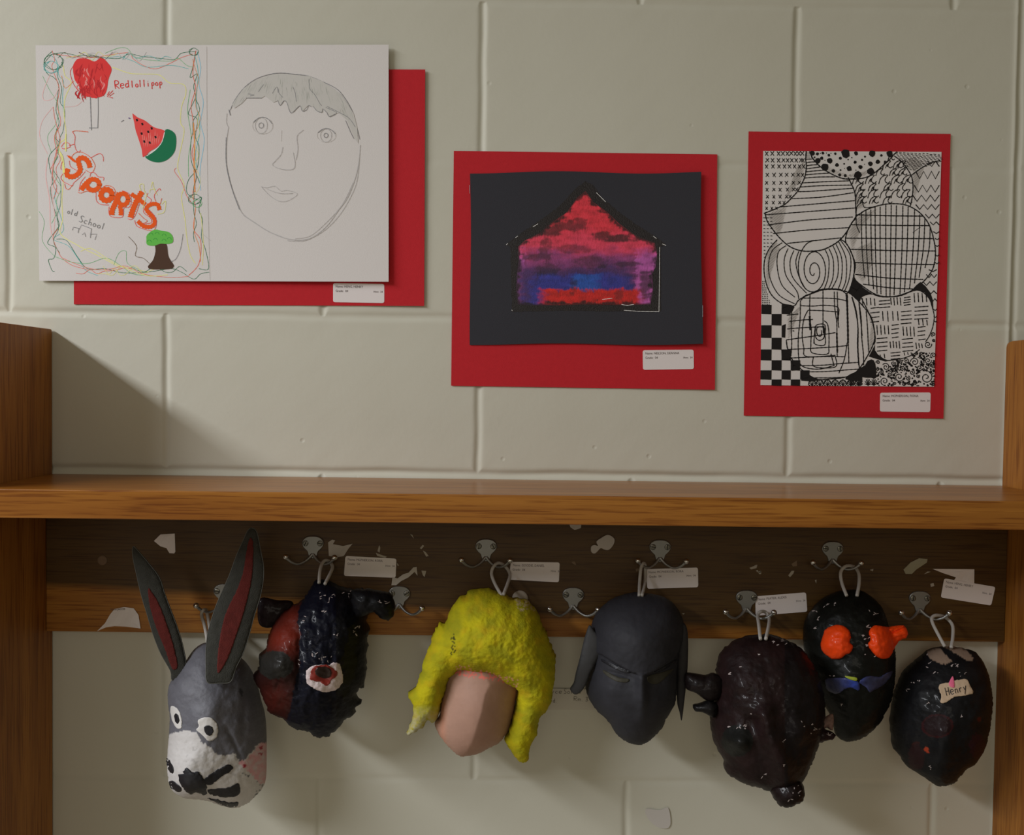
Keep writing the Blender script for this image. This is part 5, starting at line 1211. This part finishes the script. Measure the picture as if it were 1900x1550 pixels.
def nav_paint(U, V, pts):
    u2, v2 = jit(U, V, 1.6, .15, 2.0); c = np.tile((.0035, .0035, .005), (len(U), 1)); k_ = U < Zn([(700, 0)])[0][0]; c[k_] = (.0035, .004, .010)
    m_ = inside(redp, u2, v2); x = (U - 470) * 4.557; y = (V - 1060) * 4.557
    br = np.exp(-((x - 250) / 150) ** 2 - ((y - 580) / 130) ** 2) + .55 * np.exp(-((x - 330) / 90) ** 2 - ((y - 400) / 120) ** 2) + .30 * np.exp(-((x - 190) / 140) ** 2 - ((y - 1080) / 150) ** 2)
    c[m_] = (np.outer(np.clip(br, 0, 1), (.13, .012, .004)) + np.array((.012, .0035, .003)))[m_]
    d = ((x - 185) / 150) ** 2 + ((y - 795) / 125) ** 2; g = (d + .3 * nz(U, V, .08, 3)) < 1; c[g] = (.016, .015, .013)
    sp = [Zn([(x_, y_)])[0] + (a / 4.557, b / 4.557) for x_, y_, a, b in ((540, 715, 70, 35), (640, 750, 75, 30), (390, 770, 50, 22), (870, 180, 75, 25), (760, 200, 90, 28), (600, 230, 70, 55), (600, 325, 25, 20), (700, 530, 30, 25), (850, 525, 30, 22), (1050, 265, 40, 25), (430, 400, 25, 25), (880, 460, 25, 40))]
    return flecks(c, U, V, sp, thr=.16, sc=.6)
N1 = Shell(fr, body, .060, 'head', nav, M_NAV, p=.5, feat=nav_feat, paint=nav_paint, lump=.0030, lscale=75, rag=.0025, seed=2)
glints(N1)
def blk_paint(sp, base=(.005, .005, .006), thr=.2, seed=5.0):
    def f(U, V, pts):
        c = np.tile(base, (len(U), 1)) * (1 + .4 * nz(U, V, .1, seed)[:, None]); return flecks(c, U, V, sp, thr=thr, seed=seed)
    return f
hs_ = Shell(MaskFrame(712, 1125, .085, .7, .5), Zn([(830, 170), (930, 150), (1030, 160), (1110, 175), (1165, 195), (1195, 250), (1202, 320), (1182, 385), (1142, 415), (1090, 405), (1050, 368), (1020, 345), (960, 370), (880, 390), (840, 300)]), .022, 'horn', nav, M_NAV, p=.5, paint=blk_paint([(703, 1118, 9, 6), (716, 1120, 8, 6)]), lump=.002, lscale=100, rag=.002, thick=.004, seed=6)
glints(hs_)
Shell(MaskFrame(500, 1130, .055, .7, .5), Zn([(55, 235), (200, 248), (330, 262), (330, 380), (220, 460), (100, 480), (40, 420)]), .006, 'ear', nav, M_NAV, p=.5, paint=blk_paint([], (.014, .007, .008)), lump=.001, thick=.003, seed=8)
def ring_paint(U, V, pts): return np.tile((.60, .50, .50), (len(U), 1)) * (1 + .12 * nz(U, V, .25, 2)[:, None])
M_RING = paint_mat('white_eye_paint', rough=.6, bump=.7, bscale=300)
ey = patch(N1, Zn([(450, 840), (500, 802), (560, 792), (640, 792), (680, 775), (730, 790), (750, 850), (760, 912), (740, 970), (700, 1005), (630, 1025), (560, 1015), (500, 985), (456, 950), (445, 890)]), M_RING, 'eye', nav, rag=2.2, paint=ring_paint, puff=.001)
ir = patch(N1, Zn([(510, 812), (560, 796), (640, 800), (700, 850), (708, 888), (660, 920), (640, 965), (610, 970), (560, 938), (490, 925), (480, 880)]), mat('eye_red', (.22, .018, .012), .35, .5), 'iris', ey, lift=.002, rag=2.2)
patch(N1, Zn([(535, 822), (620, 810), (660, 850), (650, 892), (590, 905), (530, 875)]), mat('eye_dark', (.02, .007, .005), .3, .5), 'pupil', ey, lift=.003, rag=1.2)
cord(nav, [(592, 1082, .068), (594, 1058, .048), (599, 1044, .036), (606, 1040, .030), (612, 1043, .024), (617, 1052, .03), (613, 1064, .045), (603, 1084, .068)])

# ---- yellow haired mask
Zy = lambda pts: T(740, 1060, 4.078, pts)
yel = mask_thing('blonde_mask', 892, 1250, .07, 'papier mache mask with lumpy bright yellow hair around a blank pink face')
fr = MaskFrame(893, 1250, .058, .7, .5)
rid = Zy([(560, 640), (690, 850), (650, 930), (625, 1060), (590, 1170), (552, 1300), (500, 1395)])
def face_feat(U, V):
    d, sd = seg_dist(U, V, rid); ft = np.clip((V - Zy([(0, 700)])[0][1]) / 30, 0, 1)
    return ft * (-.00022 * d * np.where(sd < 0, 1.0, .55) + .006 - .0004 * 0) + G(U, V, *Zy([(560, 1020)])[0], 30, 35, .002)
def face_paint(U, V, pts):
    x = (U - 740) * 4.078; y = (V - 1060) * 4.078
    c = np.tile((.40, .235, .175), (len(U), 1)) * (1 + .06 * nz(U, V, .05, 2)[:, None])
    e_ = np.clip(1 - np.minimum(np.abs(x - 330), np.abs(x - 880)) / 40, 0, 1)[:, None] * .25; c = c * (1 - e_) + np.array((.75, .25, .12)) * e_
    k_ = (y < 830 + (x - 700) * .15) & (nz(U, V, .2, 5) > .05) & (y > 690); c[k_] = (.70, .17, .13)
    return c
faceo = Zy([(430, 600), (600, 560), (760, 600), (900, 760), (905, 880), (885, 980), (862, 1100), (832, 1200), (765, 1288), (685, 1328), (600, 1370), (520, 1386), (462, 1392), (418, 1358), (350, 1290), (300, 1222), (270, 1152), (310, 1085), (318, 1000), (338, 900), (350, 780)])
F1 = Shell(fr, faceo, .052, 'face', yel, paint_mat('pink_face_paint', rough=.6, spec=.25, bump=.15, bscale=120), p=.45, feat=face_feat, paint=face_paint, lump=.0003, seed=3)
hairo = Zy([(510, 170), (570, 135), (660, 130), (740, 150), (800, 172), (850, 200), (960, 215), (1000, 250), (1060, 320), (1080, 400), (1110, 450), (1140, 520), (1170, 600), (1187, 660), (1180, 750), (1170, 850), (1160, 950), (1130, 1020), (1080, 1090), (1052, 1150), (1045, 1230), (1010, 1290), (986, 1350), (980, 1420), (940, 1450), (890, 1420), (840, 1350), (800, 1280), (825, 1210), (860, 1130), (875, 1050), (890, 950), (893, 885), (830, 860), (760, 805), (680, 765), (600, 758), (520, 752), (462, 742), (420, 775), (382, 812), (360, 900), (330, 980), (312, 1050), (290, 1120), (270, 1140), (222, 1122), (190, 1170), (130, 1215), (66, 1240), (55, 1220), (90, 1150), (110, 1080), (105, 1000), (70, 942), (80, 910), (130, 880), (150, 820), (175, 750), (180, 690), (210, 620), (240, 540), (260, 470), (310, 385), (345, 402), (370, 340), (410, 260), (450, 210)])
def hair_paint(U, V, pts):
    x = (U - 740) * 4.078; y = (V - 1060) * 4.078
    a, b, d = np.array((.50, .44, .008)), np.array((.33, .31, .010)), np.array((.54, .36, .010))
    t = np.clip(.5 + 1.1 * nz(U, V, .035, 4), 0, 1)[:, None]; c = a * t + b * (1 - t)
    t2 = np.clip(nz(U, V, .05, 14) * 1.2, 0, 1)[:, None]; c = c * (1 - t2 * .6) + d * t2 * .6
    w = (np.clip((y - 1010) / 200, 0, 1) * (x < 330) * np.clip(.75 + nz(U, V, .18, 8), 0, 1))[:, None]; c = c * (1 - w) + np.array((.50, .48, .32)) * w
    k_ = (np.abs(y - (745 + np.clip(x - 500, 0, 400) * .28)) < 36) & (x > 430) & (x < 900) & (nz(U, V, .25, 9) > .22); c[k_] = (.72, .32, .22)
    k2 = (np.abs(x - 410) < 18) & (y > 450) & (y < 640) & (nz(U, V, .6, 10) > .1); c[k2] = (.06, .06, .01)
    k3 = (y < 300) & (x > 880) & (nz(U, V, .2, 11) > .1); c[k3] = (.55, .45, .22)

    return c
def hair_feat(U, V): return .0016 * np.abs(nz(U, V, .09, 21)) + G(U, V, *Zy([(700, 560)])[0], 60, 45, .008) + G(U, V, *Zy([(1000, 650)])[0], 30, 60, .005) + G(U, V, *Zy([(250, 800)])[0], 22, 50, .006)
HR = Shell(fr, hairo, .066, 'hair', yel, paint_mat('yellow_pulp', rough=.8, spec=.15, bump=.7, bscale=330, bdist=.0014), p=.42, feat=hair_feat, paint=hair_paint, lump=.0022, lscale=70, lift=.010, rag=.0024, thick=.010, seed=4, fade=.15)
cord(yel, [(931, 1106, .075), (918, 1083, .052), (912, 1064, .04), (917, 1050, .036), (926, 1045, .03), (937, 1051, .024), (946, 1066, .03), (942, 1083, .05), (934, 1104, .075)])

# ---- grey helmet mask
Zg = lambda pts: T(1040, 1060, 4.558, pts)
hel = mask_thing('helmet_mask', 1182, 1240, .07, 'dark grey helmet shaped mask with narrow eyes and pointed side flaps')
fr = MaskFrame(1182, 1242, .062, .7, .5)
brow = Zg([(300, 690), (350, 705), (420, 750), (500, 800), (600, 855), (690, 880), (770, 862), (850, 815), (930, 760), (990, 690)])
def hel_feat(U, V):
    d, sd = seg_dist(U, V, brow); below = (sd > 0)
    st = np.where(below, -.0085 * np.clip(d / 2.2, 0, 1) * np.exp(-(d / 34) ** 2), 0)
    nose_ = np.exp(-((U - Zg([(690, 0)])[0][0]) / 11) ** 2) * np.clip((V - Zg([(0, 860)])[0][1]) / 10, 0, 1) * np.clip((Zg([(0, 1320)])[0][1] - V) / 50, 0, 1)
    return st * (1 - .8 * np.exp(-((U - Zg([(690, 0)])[0][0]) / 12) ** 2)) + .006 * nose_ + G(U, V, *Zg([(640, 560)])[0], 55, 38, .006) + G(U, V, *Zg([(860, 1000)])[0], 20, 25, -.004) + G(U, V, *Zg([(420, 1000)])[0], 22, 25, .002) + G(U, V, *Zg([(490, 880)])[0], 26, 4, -.0025, .25)
def hel_paint(U, V, pts): return np.tile((.028, .028, .034), (len(U), 1)) * (1 + .14 * nz(U, V, .05, 2)[:, None])
M_HEL = paint_mat('helmet_grey_paint', rough=.6, spec=.18, bump=.2, bscale=120)
ho = Zg([(310, 345), (370, 285), (450, 228), (560, 192), (640, 180), (720, 188), (820, 202), (900, 232), (970, 290), (1020, 370), (1042, 450), (1035, 560), (1005, 700), (988, 850), (982, 1000), (970, 1100), (930, 1180), (890, 1240), (870, 1300), (820, 1360), (760, 1420), (700, 1455), (660, 1462), (590, 1450), (512, 1410), (460, 1360), (420, 1290), (360, 1220), (310, 1180), (270, 1130), (240, 1080), (215, 1010), (212, 950), (250, 850), (270, 750), (265, 600), (258, 500), (272, 420)])
E1 = Shell(fr, ho, .066, 'head', hel, M_HEL, p=.5, feat=hel_feat, paint=hel_paint, lump=.0008, rag=.0006, seed=5)
M_SLIT = mat('dark_olive_paint', (.038, .035, .024), rough=.6)
patch(E1, Zg([(340, 745), (380, 755), (470, 795), (560, 838), (600, 848), (590, 862), (540, 862), (460, 830), (390, 790), (345, 762)]), M_BLK, 'eye', hel)
patch(E1, Zg([(980, 745), (930, 775), (850, 822), (780, 860), (800, 868), (860, 845), (930, 805), (975, 775)]), M_BLK, 'eye', hel)
patch(E1, Zg([(360, 835), (430, 870), (500, 900), (582, 915), (562, 942), (480, 935), (410, 900), (365, 862)]), M_SLIT, 'eyelid', hel)
patch(E1, Zg([(740, 890), (850, 860), (955, 828), (900, 890), (820, 955), (745, 940)]), M_SLIT, 'eyelid', hel)
fl = MaskFrame(1100, 1225, .080, .9, .4)
Shell(fl, Zg([(245, 460), (285, 505), (342, 570), (362, 640), (332, 720), (292, 790), (250, 870), (226, 940), (192, 1000), (160, 1032), (120, 1045), (80, 1000), (110, 950), (130, 860), (160, 750), (190, 620), (215, 530)]), .006, 'side_flap', hel, M_HEL, p=.5, paint=lambda U, V, p: np.tile((.05, .05, .052), (len(U), 1)), lump=.0004, thick=.004, seed=6)
fl = MaskFrame(1270, 1230, .078, .9, .4)
Shell(fl, Zg([(1030, 440), (1068, 480), (1080, 600), (1076, 800), (1062, 960), (1050, 1080), (1025, 1265), (1008, 1200), (985, 1100), (985, 900), (990, 700), (998, 560)]), .005, 'side_flap', hel, M_HEL, p=.5, paint=lambda U, V, p: np.tile((.034, .032, .034), (len(U), 1)), lump=.0004, thick=.004, seed=7)
cord(hel, [(1186, 1106, .07), (1187, 1080, .045), (1189, 1056, .038), (1193, 1046, .033), (1197, 1050, .026), (1197, 1078, .035), (1191, 1106, .07)])

# ---- maroon mask
Zm = lambda pts: T(1260, 1140, 4.08, pts)
mar = mask_thing('snouted_mask', 1425, 1320, .09, 'lumpy maroon papier mache animal mask with a drooping snout and side horns')
fr = MaskFrame(1425, 1325, .098, .7, .5)
mo = Zm([(600, 155), (700, 152), (800, 190), (900, 240), (980, 320), (1040, 420), (1080, 540), (1100, 660), (1105, 760), (1085, 880), (1058, 980), (1030, 1060), (1000, 1120), (972, 1200), (925, 1270), (820, 1330), (700, 1340), (600, 1308), (520, 1290), (450, 1258), (385, 1228), (345, 1175), (330, 1095), (290, 1020), (256, 950), (240, 870), (232, 780), (250, 700), (270, 600), (280, 500), (280, 400), (308, 305), (350, 250), (420, 200), (520, 165)])
nr = Zm([(640, 760), (720, 980), (800, 1180), (820, 1300)])
def mar_feat(U, V):
    d, sd = seg_dist(U, V, nr)
    return .014 * np.exp(-(d / 20) ** 2) + G(U, V, *Zm([(440, 960)])[0], 22, 20, .020) - G(U, V, *Zm([(560, 830)])[0], 14, 14, .006) + G(U, V, *Zm([(900, 900)])[0], 22, 22, .008) + G(U, V, *Zm([(480, 520)])[0], 40, 40, .005)
def mar_paint(U, V, pts):
    c = np.tile((.013, .006, .006), (len(U), 1)) * (1 + .5 * nz(U, V, .04, 3)[:, None])
    x = (U - 1260) * 4.08; y = (V - 1140) * 4.08; g = ((x - 440) / 120) ** 2 + ((y - 960) / 120) ** 2 < 1; c[g] = (.009, .009, .008)
    g = x > 800; c[g] = c[g] * (.6, .9, 1.0)
    sp = [Zm([(a, b)])[0] + (ru / 4.08, rv / 4.08) for a, b, ru, rv in ((430, 845, 80, 22), (505, 850, 20, 22), (640, 1225, 35, 25), (765, 220, 55, 50), (600, 310, 14, 12), (465, 390, 14, 12), (390, 445, 12, 20), (545, 762, 12, 12), (1020, 870, 60, 40), (940, 830, 15, 30), (790, 950, 16, 40), (800, 1150, 18, 18), (280, 745, 12, 12))]
    return flecks(c, U, V, sp, thr=.05, sc=.5)
M_MAR = paint_mat('maroon_paint', rough=.5, spec=.12, bump=.45, bscale=150, bdist=.0016, coat=.10)
R1 = Shell(fr, mo, .056, 'head', mar, M_MAR, p=.5, feat=mar_feat, paint=mar_paint, lump=.0022, lscale=60, rag=.0018, seed=9)
glints(R1)
hs_ = Shell(MaskFrame(1462, 1478, .130, .7, .5), Zm([(690, 1310), (760, 1230), (850, 1210), (925, 1262), (945, 1345), (942, 1400), (885, 1440), (782, 1456), (732, 1420), (703, 1372)]), .026, 'snout', mar, M_MAR, p=.45, paint=blk_paint([(1478, 1473, 10, 6), (1465, 1484, 5, 4), (1468, 1456, 14, 9)], (.010, .005, .005), .1), lump=.002, lscale=90, rag=.002, thick=.012, seed=10)
glints(hs_)
Shell(MaskFrame(1300, 1278, .098, .7, .5), Zm([(48, 455), (120, 452), (200, 465), (262, 448), (330, 500), (330, 600), (270, 655), (200, 650), (130, 600), (50, 560)]), .014, 'ear', mar, M_MAR, p=.5, paint=blk_paint([], (.008, .005, .005)), lump=.0015, lscale=90, thick=.006, seed=11)
Shell(MaskFrame(1305, 1315, .104, .7, .5), Zm([(105, 690), (150, 680), (230, 655), (290, 690), (270, 780), (180, 745), (120, 735)]), .010, 'horn', mar, M_MAR, p=.5, paint=blk_paint([], (.006, .005, .005)), lump=.001, thick=.006, seed=12)
hs_ = Shell(MaskFrame(1530, 1368, .118, .7, .5), Zm([(1000, 880), (1060, 850), (1115, 880), (1170, 900), (1178, 945), (1100, 965), (1050, 985), (1000, 960)]), .010, 'horn', mar, M_MAR, p=.5, paint=blk_paint([(1535, 1364, 12, 6), (1515, 1358, 10, 8)], (.014, .005, .006), .1), lump=.0015, lscale=110, rag=.002, thick=.006, seed=13)
glints(hs_)
Shell(MaskFrame(1538, 1341, .112, .7, .5), Zm([(1050, 800), (1100, 785), (1166, 758), (1162, 880), (1120, 860), (1070, 880)]), .004, 'torn_edge', mar, paint_mat('raw_paper', rough=.8), p=.5, paint=lambda U, V, p: np.tile((.20, .12, .10), (len(U), 1)) * (1 + .5 * nz(U, V, .2, 3)[:, None]), thick=.003, seed=14)
cord(mar, [(1411, 1186, .105), (1408, 1160, .07), (1406, 1143, .040), (1411, 1136, .034), (1420, 1136, .026), (1427, 1148, .036), (1426, 1163, .068), (1421, 1186, .105)])

# ---- black mask with orange eyes
Zo = lambda pts: T(1470, 1060, 4.561, pts)
ora = mask_thing('bird_mask', 1575, 1230, .06, 'glossy black mask with two bright orange eyes and a blue band below them')
fr = MaskFrame(1573, 1232, .050, .7, .5)
oo = Zo([(430, 165), (560, 160), (650, 200), (730, 270), (780, 350), (812, 450), (850, 560), (870, 700), (872, 850), (855, 1000), (832, 1100), (782, 1200), (730, 1290), (650, 1370), (572, 1420), (500, 1440), (442, 1440), (372, 1392), (342, 1300), (310, 1200), (240, 1100), (170, 1000), (130, 850), (104, 700), (92, 560), (104, 430), (160, 330), (240, 245), (340, 190)])
def ora_feat(U, V): return G(U, V, *Zo([(520, 900)])[0], 30, 26, .008) + G(U, V, *Zo([(520, 1200)])[0], 30, 40, .004)
def ora_paint(U, V, pts):
    c = np.tile((.005, .0055, .0045), (len(U), 1)) * (1 + .4 * nz(U, V, .05, 3)[:, None])
    sp = [Zo([(a, b)])[0] + (ru / 4.561, rv / 4.561) for a, b, ru, rv in ((195, 330, 25, 18), (265, 285, 40, 22), (225, 390, 25, 30), (185, 500, 20, 40), (625, 560, 28, 60), (625, 660, 22, 60), (655, 460, 30, 25), (480, 690, 30, 20), (370, 280, 40, 10), (690, 360, 45, 45), (330, 882, 40, 8), (690, 720, 22, 16), (425, 1135, 24, 16))]
    return flecks(c, U, V, sp, thr=.12, sc=.5)
O1 = Shell(fr, oo, .050, 'head', ora, paint_mat('gloss_black_paint', rough=.45, spec=.12, bump=.4, bscale=140, bdist=.0015, coat=.10), p=.5, feat=ora_feat, paint=ora_paint, lump=.0015, rag=.0006, seed=15)
glints(O1)
M_ORG = paint_mat('orange_paint', rough=.5, spec=.12, bump=.3, bscale=150, coat=.15)
def org_paint(U, V, pts):
    c = np.tile((.85, .062, .006), (len(U), 1)) * (1 + .10 * nz(U, V, .1, 3)[:, None])
    return c
patch(O1, Zo([(370, 455), (430, 465), (480, 500), (496, 560), (486, 600), (514, 640), (492, 690), (450, 710), (410, 740), (350, 746), (300, 722), (256, 680), (240, 620), (262, 540), (285, 490)]), M_ORG, 'eye', ora, puff=.013, paint=org_paint, rag=.8, step=1.6)
patch(O1, Zo([(650, 510), (700, 460), (800, 472), (900, 460), (950, 465), (976, 510), (970, 560), (910, 590), (862, 660), (832, 720), (790, 742), (730, 735), (680, 690), (640, 620), (662, 580)]), M_ORG, 'eye', ora, puff=.015, paint=org_paint, rag=1.0, step=1.6)
def blue_paint(U, V, pts):
    x = (U - 1470) * 4.561; t = np.exp(-((x - 520) / 70) ** 2)[:, None]
    c = np.array((.030, .033, .080)) * (1 - t) + np.array((.02, .045, .28)) * t
    return c * (1 + .5 * nz(U, V, .1, 6)[:, None])
M_BLU = paint_mat('blue_paint', rough=.4, spec=.4, bump=.4)
patch(O1, Zo([(285, 915), (360, 905), (450, 905), (550, 932), (572, 980), (562, 1012), (500, 988), (440, 1002), (380, 1040), (300, 1012), (280, 960)]), M_BLU, 'band', ora, puff=.002, paint=blue_paint, rag=1)
patch(O1, Zo([(566, 940), (640, 890), (740, 895), (800, 862), (850, 850), (825, 905), (765, 970), (692, 1010), (655, 1026), (625, 985)]), M_BLU, 'band', ora, puff=.002, paint=blue_paint, rag=1)
patch(O1, Zo([(445, 888), (500, 895), (548, 905), (545, 930), (500, 922), (460, 905)]), mat('lime_paint', (.30, .36, .03), .5), 'beak', ora, lift=.003)
cord(ora, [(1571, 1106, .062), (1562, 1082, .046), (1560, 1062, .038), (1569, 1051, .034), (1584, 1052, .026), (1593, 1064, .034), (1594, 1083, .046), (1590, 1106, .062)])

# ---- dark mask with the taped tag
Zh = lambda pts: T(1630, 1160, 3.974, pts)
hen = mask_thing('oval_mask', 1745, 1330, .06, 'black oval papier mache mask with a torn beige top and a handwritten paper tag')
fr = MaskFrame(1746, 1330, .060, .7, .5)
so_ = Zh([(370, 182), (460, 160), (560, 163), (640, 176), (705, 195), (760, 250), (800, 330), (825, 430), (838, 560), (830, 680), (812, 780), (782, 900), (742, 980), (692, 1030), (642, 1060), (600, 1112), (550, 1165), (440, 1186), (380, 1152), (320, 1112), (210, 1042), (150, 960), (100, 892), (90, 800), (80, 700), (95, 600), (112, 500), (160, 380), (200, 320), (270, 260), (330, 212)])
def hen_feat(U, V): return G(U, V, *Zh([(480, 880)])[0], 22, 60, .009) + G(U, V, *Zh([(300, 560)])[0], 30, 30, .004) + G(U, V, *Zh([(650, 640)])[0], 28, 30, .003)
b1 = Zh([(352, 205), (400, 180), (452, 168), (505, 232), (548, 265), (492, 292), (440, 282), (382, 250)]); b2 = Zh([(470, 150), (580, 150), (650, 190), (700, 240), (692, 270), (650, 262), (560, 205)])
def hen_paint(U, V, pts):
    c = np.tile((.006, .006, .007), (len(U), 1)) * (1 + .5 * nz(U, V, .05, 3)[:, None]); u2, v2 = jit(U, V, 1.5, .2, 4)
    x = (U - 1630) * 3.974; y = (V - 1160) * 3.974
    for b_ in (b1, b2): c[inside(b_, u2, v2)] = (.24, .17, .125)
    d = np.hypot((x - 435) / 110, (y - 745) / 82); c[(np.abs(d - 1) < .07)] = (.030, .006, .007); c[d < .93] = (.013, .005, .006)
    for cx, cy, r, col in ((355, 922, 20, (.30, .035, .012)), (745, 698, 16, (.06, .008, .006)), (275, 890, 30, (.03, .007, .006)), (730, 900, 60, (.02, .005, .008)), (280, 980, 60, (.018, .006, .007))):
        k_ = np.hypot(x - cx, (y - cy) * (1 if r < 40 else .6)) + 12 * nz(U, V, .15, 7) < r; c[k_] = col
    sp = [Zh([(a, b)])[0] + (ru / 3.974, rv / 3.974) for a, b, ru, rv in ((365, 270, 18, 60), (210, 470, 22, 22), (250, 425, 22, 22), (296, 422, 14, 14), (600, 300, 80, 20), (600, 365, 60, 20), (375, 575, 14, 10), (425, 358, 16, 12), (380, 1050, 30, 22), (610, 680, 12, 8))]
    return flecks(c, U, V, sp, thr=.05, sc=.45)
S1 = Shell(fr, so_, .054, 'head', hen, paint_mat('dark_mask_paint', rough=.5, spec=.12, bump=.4, bscale=140, bdist=.0014, coat=.10), p=.5, feat=hen_feat, paint=hen_paint, lump=.0015, rag=.0010, seed=17)
glints(S1)
tagp = patch(S1, Zh([(445, 447), (520, 422), (600, 402), (650, 402), (672, 440), (698, 500), (640, 520), (560, 532), (490, 576), (456, 570), (462, 520)]), mat('beige_tag_paper', (.50, .37, .25), .8, bump=.2), 'paper_tag', hen, lift=.0012, rag=1.5)
patch(S1, Zh([(518, 432), (545, 378), (556, 400), (560, 460), (530, 455)]), mat('pink_paint', (.75, .14, .26), .6), 'pink_mark', tagp, lift=.0018)
mb = MB()
def hw(q):
    P = spline(q, 1.2); vs, fs = [], []
    for i, (u, v) in enumerate(P):
        a = P[max(i - 1, 0)]; b = P[min(i + 1, len(P) - 1)]; dx, dy = b[0] - a[0], b[1] - a[1]; L = math.hypot(dx, dy) or 1
        for s_ in (-1, 1):
            uu, vv = u - s_ * dy / L * .6, v + s_ * dx / L * .6; h_ = S1.hit(uu, vv)
            if h_ is None: return
            vs.append(h_ + (CAM - h_).normalized() * .0019)
    fs = [[2 * i, 2 * i + 1, 2 * i + 3, 2 * i + 2] for i in range(len(P) - 1)]
    mb.add(vs, fs, M_BLK)
handwrite(hw, 'Henry', Zh([(502, 522)])[0], Zh([(662, 480)])[0], 15)
mb.build('handwriting', tagp)
cord(hen, [(1753, 1200, .066), (1741, 1178, .052), (1731, 1158, .042), (1729, 1147, .037), (1738, 1142, .033), (1754, 1146, .026), (1767, 1160, .036), (1768, 1182, .05), (1765, 1202, .066)])
